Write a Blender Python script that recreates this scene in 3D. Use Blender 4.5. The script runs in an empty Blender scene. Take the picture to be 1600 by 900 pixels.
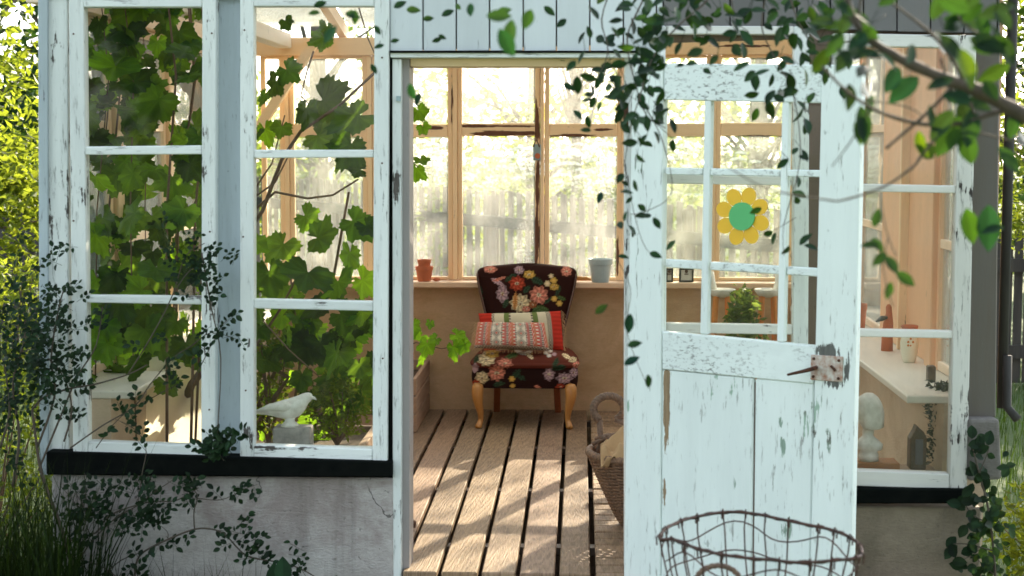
import bpy, math, random
import numpy as np
from mathutils import Vector, Matrix

# ------------------------------------------------------------------ camera, world, sun, exposure
S = bpy.context.scene
C = S.collection
FPX = 2500.0                       # focal length in photo pixels (1600 wide)
VPX, VPY = 907.0, 227.0            # where the floor boards converge
TH = math.atan((450 - VPY) / FPX)
PS = math.atan((VPX - 800) * math.cos(TH) / FPX)
cd = bpy.data.cameras.new('camera'); cam = bpy.data.objects.new('camera', cd); C.objects.link(cam)
cam.location = (0, 0, 1.5); cam.rotation_euler = (math.pi / 2 - TH, 0, PS)
cd.sensor_width = 36; cd.lens = 36 * FPX / 1600; cd.clip_start = 0.1; cd.clip_end = 500
cd.dof.use_dof = True; cd.dof.focus_distance = 7.0; cd.dof.aperture_fstop = 4.2
S.camera = cam
S.render.resolution_x = 1024; S.render.resolution_y = 576
SUN_AZ, SUN_EL = math.radians(22), math.radians(27)      # azimuth measured from +Y towards +X
w = bpy.data.worlds.new("World"); S.world = w; w.use_nodes = True
wn = w.node_tree; bg = wn.nodes['Background']
sky = wn.nodes.new('ShaderNodeTexSky'); sky.sky_type = 'NISHITA'; sky.sun_disc = False
sky.sun_elevation = SUN_EL; sky.sun_rotation = SUN_AZ
sky.air_density = 1.0; sky.dust_density = 1.5; sky.ozone_density = 1.6
hs = wn.nodes.new('ShaderNodeHueSaturation'); hs.inputs['Saturation'].default_value = .46; hs.inputs['Hue'].default_value = .475
wn.links.new(sky.outputs[0], hs.inputs['Color']); wn.links.new(hs.outputs[0], bg.inputs[0]); bg.inputs[1].default_value = 0.15
sd = bpy.data.lights.new('sun', 'SUN'); sun = bpy.data.objects.new('sun', sd); C.objects.link(sun)
sd.energy = 4.6; sd.angle = math.radians(0.5); sd.color = (1.0, 0.86, 0.66)
sdir = Vector((math.sin(SUN_AZ) * math.cos(SUN_EL), math.cos(SUN_AZ) * math.cos(SUN_EL), math.sin(SUN_EL)))
sun.rotation_euler = sdir.to_track_quat('Z', 'Y').to_euler(); sun.location = (6, 14, 9)
S.view_settings.view_transform = 'Standard'; S.view_settings.look = 'None'
S.view_settings.exposure = 2.2; S.view_settings.gamma = 1
S.render.engine = 'CYCLES'
S.cycles.transparent_max_bounces = 32; S.cycles.max_bounces = 10
S.cycles.diffuse_bounces = 5; S.cycles.transmission_bounces = 8
S.cycles.sample_clamp_indirect = 6

R = random.Random(7)
CM = cam.rotation_euler.to_matrix()
CO = Vector((0, 0, 1.5))
def ray(px, py):
    return CM @ Vector(((px - 800) / FPX, (450 - py) / FPX, -1.0))
def at(px, py, Y):
    """point of the plane y = Y that the photo shows at this pixel"""
    d = ray(px, py); t = (Y - CO.y) / d.y
    return CO + d * t
def atx(px, py, X):
    d = ray(px, py); return CO + d * (X / d.x)
def atz(px, py, Z):
    d = ray(px, py); return CO + d * ((Z - CO.z) / d.z)

# ------------------------------------------------------------------ mesh builder
class MB:
    def __init__(s): s.v = []; s.f = []; s.c = []; s.mi = []; s.cur = 0
    def add(s, vs, fs, col=None):
        o = len(s.v); s.v += [tuple(p) for p in vs]
        s.f += [tuple(i + o for i in f) for f in fs]; s.c += [col] * len(fs); s.mi += [s.cur] * len(fs); return s
    def hexa(s, a, b, col=None):
        """two quads (front a, back b), same winding"""
        return s.add(list(a) + list(b), [(0, 1, 2, 3), (7, 6, 5, 4), (0, 4, 5, 1), (1, 5, 6, 2), (2, 6, 7, 3), (3, 7, 4, 0)], col)
    def box(s, x0, x1, y0, y1, z0, z1, col=None):
        return s.hexa([(x0, y0, z0), (x1, y0, z0), (x1, y0, z1), (x0, y0, z1)], [(x0, y1, z0), (x1, y1, z0), (x1, y1, z1), (x0, y1, z1)], col)
    def bar(s, q, y0, y1, col=None):
        """four photo pixels (counter-clockwise from bottom-left) on the plane y0, extruded back to y1"""
        a = [at(p[0], p[1], y0) for p in q]
        return s.hexa(a, [(p.x, y1, p.z) for p in a], col)
    def rect(s, x0, y0, x1, y1, Y0, Y1, col=None):
        return s.bar([(x0, y1), (x1, y1), (x1, y0), (x0, y0)], Y0, Y1, col)
    def beam(s, p, q, w, h, col=None, up=(0, 0, 1)):
        p = Vector(p); q = Vector(q); d = (q - p).normalized(); u = Vector(up)
        r = d.cross(u)
        if r.length < 1e-4: r = d.cross(Vector((0, 1, 0)))
        r.normalize(); u = r.cross(d).normalized(); r *= w / 2; u *= h / 2
        return s.hexa([p - r - u, p + r - u, p + r + u, p - r + u], [q - r - u, q + r - u, q + r + u, q - r + u], col)
    def tube(s, pts, rad, n=7, closed=False, col=None, caps=True):
        pts = [Vector(p) for p in pts]; k = len(pts)
        if not hasattr(rad, '__len__'): rad = [rad] * k
        o = len(s.v); prev = None
        for i, p in enumerate(pts):
            if closed: t = pts[(i + 1) % k] - pts[i - 1]
            else: t = pts[min(i + 1, k - 1)] - pts[max(i - 1, 0)]
            if t.length < 1e-9: t = Vector((0, 0, 1))
            t.normalize()
            if prev is None: a = t.orthogonal().normalized()
            else:
                a = prev - t * prev.dot(t)
                a = a.normalized() if a.length > 1e-6 else t.orthogonal().normalized()
            prev = a; b = t.cross(a)
            for j in range(n):
                an = 2 * math.pi * j / n
                s.v.append(tuple(p + (a * math.cos(an) + b * math.sin(an)) * rad[i]))
        m = k if closed else k - 1
        for i in range(m):
            i2 = (i + 1) % k
            for j in range(n):
                j2 = (j + 1) % n
                s.f.append((o + i * n + j, o + i * n + j2, o + i2 * n + j2, o + i2 * n + j)); s.c.append(col)
        if caps and not closed:
            s.f.append(tuple(o + j for j in range(n))[::-1]); s.c.append(col)
            s.f.append(tuple(o + (k - 1) * n + j for j in range(n))); s.c.append(col)
        return s
    def lathe(s, prof, cx, cy, n=28, col=None, sx=1, sy=1, zoff=0, closed=False):
        o = len(s.v); k = len(prof)
        for r, z in prof:
            for j in range(n):
                a = 2 * math.pi * j / n
                s.v.append((cx + r * sx * math.cos(a), cy + r * sy * math.sin(a), z + zoff))
        for i in range(k - 1):
            for j in range(n):
                j2 = (j + 1) % n
                s.f.append((o + i * n + j, o + i * n + j2, o + (i + 1) * n + j2, o + (i + 1) * n + j)); s.c.append(col)
        s.f.append(tuple(o + j for j in range(n))[::-1]); s.c.append(col)
        if not closed:
            s.f.append(tuple(o + (k - 1) * n + j for j in range(n))); s.c.append(col)
        return s
    def ball(s, c, r, n=12, m=8, sx=1, sy=1, sz=1, col=None):
        prof = [(max(1e-4, r * math.sin(math.pi * i / m)), -r * sz * math.cos(math.pi * i / m)) for i in range(m + 1)]
        return s.lathe(prof, c[0], c[1], n, col, sx, sy, c[2])
    def build(s, name, mat, parent=None, loc=None, smooth=False, bevel=0, seg=1, label=None, cat=None, group=None, kind=None, sub=0):
        if parent is not None:
            r = parent
            while r.parent is not None: r = r.parent
            L = r.location.copy()
        else: L = Vector(loc) if loc is not None else Vector((0, 0, 0))
        me = bpy.data.meshes.new(name)
        if s.v:
            va = np.array(s.v, dtype=float) - np.array(L)
            me.from_pydata(va.tolist(), [], s.f)
        if any(c is not None for c in s.c):
            at_ = me.color_attributes.new('Col', 'FLOAT_COLOR', 'CORNER')
            arr = []
            for f, c in zip(s.f, s.c):
                c = c or (1, 1, 1); arr += [c[0], c[1], c[2], 1.0] * len(f)
            at_.data.foreach_set('color', arr)
        if isinstance(mat, (list, tuple)):
            for q in mat: me.materials.append(q)
            me.polygons.foreach_set('material_index', s.mi)
        else: me.materials.append(mat)
        if smooth: me.shade_smooth()
        me.update()
        o = bpy.data.objects.new(name, me); C.objects.link(o)
        if parent is not None: o.parent = parent
        else: o.location = L
        if bevel:
            b = o.modifiers.new('bevel', 'BEVEL'); b.width = bevel; b.segments = seg; b.limit_method = 'ANGLE'
        if sub:
            b = o.modifiers.new('sub', 'SUBSURF'); b.levels = sub; b.render_levels = sub
        tag(o, label, cat, group, kind)
        return o
def tag(o, label=None, cat=None, group=None, kind=None):
    if label: o['label'] = label
    if cat: o['category'] = cat
    if group: o['group'] = group
    if kind: o['kind'] = kind
    return o
def thing(name, label, cat, loc, group=None):
    o = bpy.data.objects.new(name, None); o.empty_display_size = .1; C.objects.link(o); o.location = loc
    return tag(o, label, cat, group)

# ------------------------------------------------------------------ materials
def lin(r, g, b):
    f = lambda c: ((c / 255 + .055) / 1.055) ** 2.4 if c > 10 else c / 255 / 12.92
    return (f(r), f(g), f(b), 1)
class NT:
    def __init__(s, name):
        s.m = bpy.data.materials.new(name); s.m.use_nodes = True; s.t = s.m.node_tree
        s.p = s.t.nodes['Principled BSDF']; s.out = s.t.nodes['Material Output']
        s.p.inputs['Roughness'].default_value = .6
    def n(s, typ, **k):
        x = s.t.nodes.new('ShaderNode' + typ)
        for a, b in k.items(): setattr(x, a, b)
        return x
    def l(s, a, b): s.t.links.new(a, b)
    def pos(s, sc=(1, 1, 1), obj=False):
        g = s.n('TexCoord').outputs['Object'] if obj else s.n('NewGeometry').outputs['Position']
        mp = s.n('Mapping'); mp.inputs['Scale'].default_value = sc; s.l(g, mp.inputs['Vector']); return mp.outputs[0]
    def noise(s, sc=(1, 1, 1), scale=5, detail=4, rough=.6, dist=0, obj=False):
        x = s.n('TexNoise'); s.l(s.pos(sc, obj), x.inputs['Vector'])
        x.inputs['Scale'].default_value = scale; x.inputs['Detail'].default_value = detail
        x.inputs['Roughness'].default_value = rough; x.inputs['Distortion'].default_value = dist
        return x.outputs['Fac']
    def math(s, op, a, b=None, clamp=False):
        x = s.n('Math', operation=op); x.use_clamp = clamp
        for i, q in enumerate((a, b)):
            if q is None: continue
            if isinstance(q, (int, float)): x.inputs[i].default_value = q
            else: s.l(q, x.inputs[i])
        return x.outputs[0]
    def ramp(s, f, a, b):
        x = s.n('MapRange'); x.clamp = True; s.l(f, x.inputs['Value'])
        x.inputs['From Min'].default_value = a; x.inputs['From Max'].default_value = b; return x.outputs[0]
    def mix(s, f, a, b, mode='MIX'):
        x = s.n('Mix', data_type='RGBA', blend_type=mode)
        for i, q in ((0, f), (6, a), (7, b)):
            if isinstance(q, (int, float)): x.inputs[i].default_value = q
            elif isinstance(q, tuple): x.inputs[i].default_value = q if len(q) == 4 else (*q, 1)
            else: s.l(q, x.inputs[i])
        return x.outputs[2]
    def col(s, c):
        if isinstance(c, tuple): s.p.inputs['Base Color'].default_value = c if len(c) == 4 else (*c, 1)
        else: s.l(c, s.p.inputs['Base Color'])
        return s
    def vcol(s): 
        a = s.n('Attribute', attribute_name='Col'); return a.outputs['Color']
    def bump(s, h, st=.3, d=.01):
        b = s.n('Bump'); b.inputs['Strength'].default_value = st; b.inputs['Distance'].default_value = d
        s.l(h, b.inputs['Height']); s.l(b.outputs[0], s.p.inputs['Normal']); return s

def paint(name, base, under, amount=.45, axis='z', dirt=.35, under2=None, vc=False, crack=.5, soot=(.16, .2, .22), spots=()):
    t = NT(name)
    sc = {'z': (1, 1, .12), 'x': (.1, 1, 1), 'y': (1, .12, 1)}[axis]
    fine = t.noise(sc, 90, 5, .7); mid = t.noise(sc, 22, 5, .65); big = t.noise((1, 1, 1), 4.0, 5, .65); sp = t.noise((1, 1, .5), 30, 3, .5)
    k = t.math('ADD', t.math('ADD', t.math('MULTIPLY', mid, .50), t.math('MULTIPLY', big, .75)), t.math('MULTIPLY', fine, .25))
    lo = 1.17 - amount * .44
    mask = t.ramp(k, lo, lo + .02)
    cr = t.ramp(fine, .66 - crack * .06, .74 - crack * .06)
    cr = t.math('MULTIPLY', cr, t.ramp(big, .38, .6))
    d1 = t.ramp(t.noise(sc, 7, 5, .7), .35, .75)
    pc = t.mix(t.math('MULTIPLY', d1, dirt), base, tuple(b * .62 + s_ * .25 for b, s_ in zip(base[:3], soot)))
    pc = t.mix(t.math('MULTIPLY', t.ramp(sp, .72, .78), .5), pc, (.12, .14, .12, 1))
    uc = t.mix(t.ramp(fine, .3, .7), under, tuple(u * .35 for u in under[:3]))
    if under2: uc = t.mix(t.ramp(t.noise((1, 1, 1), 6, 2), .45, .55), uc, under2)
    pc = t.mix(t.math('MULTIPLY', cr, .75), pc, tuple(u * .5 for u in under[:3]))
    c = t.mix(mask, pc, uc)
    if spots:
        edge = t.noise(sc, 30, 6, .75)
        for (px, py, Yp, rx, rz, colr) in spots:
            P0 = at(px, py, Yp); vs_ = t.n('VectorMath', operation='SUBTRACT'); t.l(t.n('NewGeometry').outputs['Position'], vs_.inputs[0]); vs_.inputs[1].default_value = P0
            vm = t.n('VectorMath', operation='MULTIPLY'); t.l(vs_.outputs[0], vm.inputs[0]); vm.inputs[1].default_value = (1 / rx / 1.7, .2 / rx, 1 / rz / 1.5)
            ln = t.n('VectorMath', operation='LENGTH'); t.l(vm.outputs[0], ln.inputs[0])
            k2 = t.math('ADD', ln.outputs['Value'], t.math('MULTIPLY', t.math('SUBTRACT', edge, .5), 3.2))
            f2 = t.ramp(k2, .72, .66); c = t.mix(f2, c, t.mix(t.ramp(fine, .3, .7), (*colr, 1), tuple(q * .5 for q in colr))); mask = t.math('MAXIMUM', mask, f2)
    if vc: c = t.mix(1.0, c, t.vcol(), 'MULTIPLY')
    t.col(c)
    h = t.math('ADD', t.math('MULTIPLY', t.math('SUBTRACT', 1.0, t.math('MAXIMUM', mask, cr)), .6), t.math('MULTIPLY', fine, .4))
    t.bump(h, .55, .003); t.p.inputs['Roughness'].default_value = .55
    return t.m

M = {}
M['white'] = paint('white_paint', (.77, .79, .775), (.12, .10, .09), .72, 'z', .85, crack=1.6)
M['white_h'] = paint('white_paint_rail', (.77, .79, .775), (.12, .10, .09), .74, 'x', .8, crack=1.8)
M['post'] = paint('greyed_white_paint', (.42, .48, .52), (.13, .13, .14), .62, 'z', 1.0, crack=1.0)
M['boards'] = paint('white_boards', (.74, .78, .79), (.16, .15, .14), .36, 'z', .35, vc=True)
M['greyboards'] = paint('grey_boards', (.16, .145, .14), (.12, .11, .11), .5, 'z', .8, vc=True)
M['peeled'] = paint('peeled_white_paint', (.70, .68, .64), (.045, .03, .025), .80, 'z', .7, crack=1.8)
M['peeled_h'] = paint('peeled_white_rail', (.72, .70, .66), (.06, .04, .03), .62, 'x', .5, crack=1)
GN = (.33, .44, .36); BR = (.34, .22, .12); GY = (.13, .13, .12); DY = 5.2
DSP = [(1131, 722, DY, .012, .03, GN), (1150, 762, DY, .02, .03, GN), (1285, 745, DY, .008, .07, GN), (1292, 690, DY, .010, .05, GN), (1226, 700, DY, .010, .03, GN), (1128, 810, DY, .012, .04, GN), (1300, 800, DY, .010, .05, GN), (1152, 840, DY, .015, .03, GN), (1230, 830, DY, .012, .04, GN), (1220, 660, DY, .008, .02, GN),
       (1041, 640, 5.42, .008, .14, BR), (1038, 770, 5.42, .008, .06, BR), (1296, 556, 5.05, .035, .025, GY), (1322, 585, 5.04, .022, .05, GY), (1305, 604, 5.05, .03, .016, GY), (1060, 560, 5.4, .006, .006, BR), (1328, 480, 5.04, .006, .08, GY), (1325, 670, 5.04, .006, .05, GY), (1330, 200, 5.04, .006, .06, GY)]
M['door'] = paint('door_paint', (.80, .85, .83), (.20, .17, .14), .62, 'z', .35, under2=(.33, .45, .36, 1), crack=1.3, spots=DSP)
M['door_h'] = paint('door_paint_rail', (.80, .85, .83), (.20, .19, .17), .62, 'x', .4, crack=2.2, spots=[(1280, 150, 5.06, .02, .012, GY), (1262, 545, 5.06, .03, .01, GY), (1275, 600, 5.06, .02, .006, GY)])
RB = (.15, .05, .02)
M['ochre'] = paint('ochre_frame_paint', (.90, .65, .40), (.16, .055, .02), .52, 'z', .4, soot=(.5, .3, .15), spots=[(838, 190, 9.02, .013, .09, RB), (840, 290, 9.02, .010, .12, RB), (836, 380, 9.02, .015, .16, RB), (706, 160, 9.02, .006, .12, RB), (964, 400, 9.02, .010, .10, RB), (724, 260, 9.02, .004, .2, RB)])
M['ochre_h'] = paint('ochre_rail_paint', (.90, .65, .40), (.17, .06, .02), .56, 'x', .4, soot=(.5, .3, .15), spots=[(790, 208, 9.02, .13, .014, RB), (770, 197, 9.02, .15, .007, RB), (890, 212, 9.02, .09, .010, RB), (940, 202, 9.02, .04, .01, RB), (1175, 215, 9.02, .12, .012, RB), (1150, 72, 9.02, .12, .008, RB), (680, 200, 9.02, .03, .008, RB)])
M['ochre_y'] = paint('ochre_side_paint', (.86, .66, .50), (.2, .08, .04), .3, 'y', .3, soot=(.5, .35, .2))
M['pinkwood'] = paint('pink_board_paint', (.80, .47, .28), (.35, .16, .08), .35, 'z', .5, soot=(.5, .3, .2))
M['brownpost'] = paint('brown_wood', (.17, .11, .08), (.05, .035, .03), .5, 'z', .8, soot=(.1, .07, .05))
M['cornergrey'] = paint('grey_corner_wood', (.10, .078, .062), (.12, .1, .09), .5, 'z', .9)
M['jamb'] = paint('jamb_wood', (.34, .30, .29), (.12, .09, .07), .4, 'z', .6)
M['sillwhite'] = paint('sill_paint', (.72, .66, .58), (.3, .2, .13), .4, 'y', .5)
M['sillback'] = paint('back_sill_paint', (.70, .48, .32), (.3, .14, .08), .45, 'x', .5)

def plaster(name, c1, c2, rough=.9, bs=.5, stroke=False, worn=False):
    t = NT(name); a = t.noise((1, 1, 1.6), 2.6, 7, .7, .5); b = t.noise((1, 1, 2.2), 60, 5, .7)
    c = t.mix(t.ramp(a, .4, .62), c1, c2); c = t.mix(t.math('MULTIPLY', t.ramp(b, .4, .8), .25), c, tuple(x * .6 for x in c2[:3]))
    h = b
    if worn:
        vo = t.n('TexVoronoi', feature='DISTANCE_TO_EDGE'); vo.inputs['Scale'].default_value = 2.4
        ad = t.n('VectorMath', operation='ADD'); t.l(t.pos(), ad.inputs[0]); nz = t.n('TexNoise'); nz.inputs['Scale'].default_value = 6; nz.inputs['Detail'].default_value = 5; t.l(t.pos(), nz.inputs['Vector'])
        sc_ = t.n('VectorMath', operation='SCALE'); sc_.inputs['Scale'].default_value = .28; t.l(nz.outputs['Color'], sc_.inputs[0]); t.l(sc_.outputs[0], ad.inputs[1]); t.l(ad.outputs[0], vo.inputs['Vector'])
        ck = t.math('MULTIPLY', t.math('LESS_THAN', vo.outputs['Distance'], .006), t.ramp(t.noise((1, 1, 1), 1.7, 3), .48, .56))
        c = t.mix(t.math('MULTIPLY', ck, .75), c, (.06, .05, .045, 1))
        pit = t.ramp(t.noise((1, 1, 1), 55, 3, .7), .66, .72); c = t.mix(t.math('MULTIPLY', pit, .6), c, (.11, .095, .085, 1))
        drip = t.math('MULTIPLY', t.ramp(t.noise((1, 1, .06), 16, 4, .6), .55, .75), .5); c = t.mix(drip, c, (.15, .13, .12, 1))
        h = t.math('SUBTRACT', b, t.math('ADD', ck, t.math('MULTIPLY', pit, .6)))
    t.col(c)
    if stroke:
        s1 = t.noise((.35, .35, 1.6), 26, 6, .75, 2.2); h = t.math('ADD', t.math('MULTIPLY', s1, .9), t.math('MULTIPLY', b, .3))
    t.bump(h, bs, .008); t.p.inputs['Roughness'].default_value = rough; return t.m
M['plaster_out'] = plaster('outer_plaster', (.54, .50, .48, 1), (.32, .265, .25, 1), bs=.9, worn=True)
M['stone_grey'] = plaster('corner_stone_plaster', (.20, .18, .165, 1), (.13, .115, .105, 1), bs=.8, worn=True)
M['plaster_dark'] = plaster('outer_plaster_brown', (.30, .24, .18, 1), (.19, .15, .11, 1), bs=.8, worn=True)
M['plaster_in'] = plaster('inner_plaster', (.68, .46, .28, 1), (.54, .35, .19, 1), stroke=True, bs=1.0)
M['plaster_side'] = plaster('side_plaster', (.62, .47, .34, 1), (.5, .36, .25, 1), bs=.6)

def simple(name, c, rough=.6, metal=0, c2=None, sc=20, bump=0, stretch=(1, 1, 1), obj=False):
    t = NT(name); n = t.noise(stretch, sc, 5, .65, obj=obj)
    t.col(t.mix(t.ramp(n, .3, .7), c, c2 if c2 else tuple(x * .7 for x in c[:3])))
    if bump: t.bump(n, bump, .004)
    t.p.inputs['Roughness'].default_value = rough; t.p.inputs['Metallic'].default_value = metal; return t.m
M['black'] = simple('tarred_sill', (.003, .004, .004), .8, c2=(.007, .008, .007), bump=.3)
M['black'].node_tree.nodes['Principled BSDF'].inputs['Specular IOR Level'].default_value = .03
M['terracotta'] = simple('terracotta', (.50, .13, .05), .8, c2=(.42, .12, .055), sc=30, bump=.2)
M['bluepot'] = simple('bluegrey_ceramic', (.36, .44, .45), .3, c2=(.30, .37, .39))
M['rust'] = simple('rusty_iron', (.055, .03, .022), .75, .6, c2=(.14, .05, .025), sc=60, bump=.4)
M['rustplate'] = simple('painted_rust_plate', (.62, .6, .55), .6, .1, c2=(.30, .10, .04), sc=45, bump=.4)
M['wire'] = simple('dark_wire', (.035, .026, .024), .6, .5, c2=(.10, .045, .03), sc=50)
M['zinc'] = simple('zinc', (.12, .125, .13), .6, .5)
M['bluemetal'] = simple('grey_blue_catch', (.35, .45, .48), .4, .6)
M['stonewhite'] = simple('white_plaster_cast', (.82, .80, .76), .75, c2=(.56, .53, .47), sc=26, bump=.4)
M['stoneblock'] = simple('grey_stone', (.38, .35, .32), .9, c2=(.22, .21, .2), sc=35, bump=.7)
M['leg'] = simple('honey_varnish', (.55, .26, .07), .3, c2=(.42, .18, .05), stretch=(1, 1, .1), sc=50)
M['leg_red'] = simple('red_varnish', (.33, .10, .035), .35, c2=(.24, .07, .03), stretch=(1, 1, .1), sc=50)
M['wicker'] = simple('wicker', (.32, .18, .10), .65, c2=(.07, .04, .03), sc=90, bump=.3)
M['rope'] = simple('braided_willow', (.24, .15, .10), .7, c2=(.10, .06, .045), sc=80, bump=.3)
M['cloth'] = simple('tan_cloth', (.52, .34, .18), .9, c2=(.42, .26, .13), sc=12)
M['bark'] = simple('bark', (.11, .08, .06), .9, c2=(.05, .04, .03), sc=40, bump=.7)
M['vinebark'] = simple('vine_bark', (.20, .11, .07), .85, c2=(.10, .06, .04), sc=60, bump=.6)
M['twig'] = simple('dark_twig', (.05, .045, .03), .8, c2=(.08, .05, .035), sc=60)
M['shoe'] = simple('brown_leather', (.11, .05, .03), .4, c2=(.07, .03, .02))
M['soil'] = simple('soil', (.07, .045, .03), 1, c2=(.12, .08, .05), sc=60, bump=.8)
M['crate'] = simple('crate_wood', (.46, .30, .20), .8, c2=(.30, .19, .13), stretch=(1, .1, 1), sc=40, bump=.3)
M['darkbrown'] = simple('dark_carved_wood', (.10, .05, .03), .6, c2=(.05, .03, .02), sc=30, bump=.3)
M['yellow'] = simple('yellow_plastic', (.82, .46, .004), .4, c2=(.78, .42, .004))
M['green'] = simple('green_plastic', (.08, .42, .14), .45, c2=(.075, .40, .13))
M['fence'] = simple('grey_fence_wood', (.24, .19, .16), .85, c2=(.15, .12, .10), stretch=(1, 1, .1), sc=25, bump=.4)
M['darkfence'] = simple('dark_fence_wood', (.02, .018, .018), .85, c2=(.05, .045, .04), stretch=(1, 1, .1), sc=25, bump=.4)
M['orange'] = simple('orange_wood', (.70, .24, .04), .5)
M['cream'] = simple('cream_glaze', (.78, .74, .6), .3, c2=(.7, .66, .52))
M['petalwhite'] = simple('white_petal', (.80, .82, .76), .8, c2=(.75, .78, .68))
M['pic'] = simple('print_paper', (.6, .6, .56), .6)
t = NT('glow_fleece_cloth'); t.col((.85, .80, .70, 1)); t.p.inputs['Roughness'].default_value = .9
t.bump(t.noise((1, 1, 1), 14, 4), .6, .02); tb = t.n('BsdfTranslucent'); tb.inputs[0].default_value = (.92, .84, .68, 1); mx = t.n('MixShader'); mx.inputs[0].default_value = .7
t.l(t.p.outputs[0], mx.inputs[1]); t.l(tb.outputs[0], mx.inputs[2]); t.l(mx.outputs[0], t.out.inputs[0]); M['glow_cloth'] = t.m  # translucent cloth for the added glow sheet

def leafmat(name, c, tr, var=.35, gloss=.35, trf=.45, spec=.12):
    t = NT(name)
    a = t.noise((1, 1, 1), 9, 2); v = t.ramp(a, .3, .7)
    oi = t.vcol()
    cc = t.mix(v, tuple(x * (1 - var) for x in c[:3]), tuple(x * (1 + var) for x in c[:3])); cc = t.mix(1.0, cc, oi, 'MULTIPLY')
    t.col(cc); t.p.inputs['Roughness'].default_value = gloss
    t.p.inputs['Specular IOR Level'].default_value = spec
    tb = t.n('BsdfTranslucent'); tc = t.mix(v, tuple(x * (1 - var) for x in tr[:3]), tuple(x * (1 + var * .6) for x in tr[:3])); tc = t.mix(1.0, tc, oi, 'MULTIPLY'); t.l(tc, tb.inputs[0])
    mx = t.n('MixShader'); mx.inputs[0].default_value = trf
    t.l(t.p.outputs[0], mx.inputs[1]); t.l(tb.outputs[0], mx.inputs[2]); t.l(mx.outputs[0], t.out.inputs[0])
    return t.m
M['grape'] = leafmat('grape_leaf', (.009, .042, .010), (.22, .42, .025), gloss=.5, trf=.42)
M['shrubleaf'] = leafmat('shrub_leaf', (.009, .032, .016), (.05, .12, .01), gloss=.42, trf=.22)
M['roseleaf'] = leafmat('rose_leaf', (.012, .030, .012), (.03, .07, .012), gloss=.5, trf=.2)
M['treeleaf'] = leafmat('tree_leaf', (.07, .11, .025), (.42, .50, .08), gloss=.5, trf=.5)
M['hedgeleaf'] = leafmat('hedge_leaf', (.06, .10, .035), (.32, .42, .07), gloss=.5, trf=.45)
M['grassblade'] = leafmat('grass_blade', (.03, .07, .018), (.14, .22, .025), gloss=.5, trf=.4)
M['limeleaf'] = leafmat('lime_leaf', (.08, .12, .018), (.30, .36, .025), gloss=.5, trf=.5)

def glass(name, dirt=.06, streak=.12, tint=(.97, .98, .96), spots=0.0, refl=1.0, dcol=(.9, .9, .84)):
    t = NT(name)
    tr = t.n('BsdfTransparent'); tr.inputs[0].default_value = (*tint, 1)
    gl = t.n('BsdfGlossy'); gl.inputs['Roughness'].default_value = .03
    fr = t.n('Fresnel'); fr.inputs[0].default_value = 1.45
    # a slight old-glass waviness
    b = t.n('Bump'); b.inputs['Strength'].default_value = .25; b.inputs['Distance'].default_value = .004
    t.l(t.noise((1, 1, 1), 5, 1), b.inputs['Height']); t.l(b.outputs[0], gl.inputs['Normal'])
    m1 = t.n('MixShader'); t.l(t.math('MULTIPLY', fr.outputs[0], refl), m1.inputs[0]); t.l(tr.outputs[0], m1.inputs[1]); t.l(gl.outputs[0], m1.inputs[2])
    df = t.n('BsdfDiffuse'); df.inputs[0].default_value = (*dcol, 1)
    tl = t.n('BsdfTranslucent'); tl.inputs[0].default_value = (*dcol, 1)
    m2 = t.n('MixShader'); m2.inputs[0].default_value = .6; t.l(df.outputs[0], m2.inputs[1]); t.l(tl.outputs[0], m2.inputs[2])
    s1 = t.ramp(t.noise((1, 1, .12), 30, 5, .7), .42, .8); s2 = t.ramp(t.noise((1, 1, 1), 2.5, 3), .35, .7)
    f = t.math('ADD', dirt, t.math('MULTIPLY', t.math('MULTIPLY', s1, s2), streak))
    if spots:
        vo = t.n('TexVoronoi'); vo.inputs['Scale'].default_value = 85; t.l(t.pos(), vo.inputs['Vector'])
        sp = t.math('MULTIPLY', t.math('LESS_THAN', vo.outputs['Distance'], .34), t.ramp(t.noise((1, 1, 1), 3.5, 3), .35, .6))
        f = t.math('ADD', f, t.math('MULTIPLY', sp, spots))
    m3 = t.n('MixShader'); t.l(f, m3.inputs[0]); t.l(m1.outputs[0], m3.inputs[1]); t.l(m2.outputs[0], m3.inputs[2])
    t.l(m3.outputs[0], t.out.inputs[0]); return t.m
M['glass'] = glass('clear_old_glass', .002, .012, refl=.28)
M['glass_back'] = glass('dusty_back_glass', .10, .18, spots=.14)
M['glass_smear'] = glass('smeared_front_glass', .012, .10, refl=.5)
M['glass_side'] = glass('side_glass', .05, .15)
M['glass_roof'] = glass('roof_glass', .16, .3, spots=.2)

# floor planks: wood with per-plank tone
t = NT('floor_planks')
g1 = t.noise((9, .9, 1), 8, 6, .7, 1.2); g2 = t.noise((26, 1.2, 1), 12, 4, .6); kn = t.noise((3, 1.1, 1), 3.0, 3, .5, .5)
wv = t.n('TexWave', wave_type='RINGS', rings_direction='Z'); t.l(t.pos((5.5, .55, 1)), wv.inputs['Vector']); wv.inputs['Scale'].default_value = 4.5
wv.inputs['Distortion'].default_value = 9; wv.inputs['Detail'].default_value = 4; wv.inputs['Detail Scale'].default_value = 1.5
c = t.mix(t.ramp(g1, .3, .7), (.37, .25, .15, 1), (.17, .11, .068, 1))
c = t.mix(t.math('MULTIPLY', t.ramp(wv.outputs[0], .35, .9), .30), c, (.44, .29, .20, 1))
c = t.mix(t.math('MULTIPLY', t.ramp(g2, .56, .66), .65), c, (.07, .035, .025, 1))
c = t.mix(t.ramp(t.noise((2, 1, 1), 2.0, 4), .62, .8), c, (.10, .06, .04, 1))
c = t.mix(1.0, c, t.vcol(), 'MULTIPLY')
t.col(c); t.bump(t.math('ADD', g2, t.math('MULTIPLY', wv.outputs[0], .5)), .4, .004); t.p.inputs['Roughness'].default_value = .62; t.p.inputs['Specular IOR Level'].default_value = .22
M['plank'] = t.m
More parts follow.
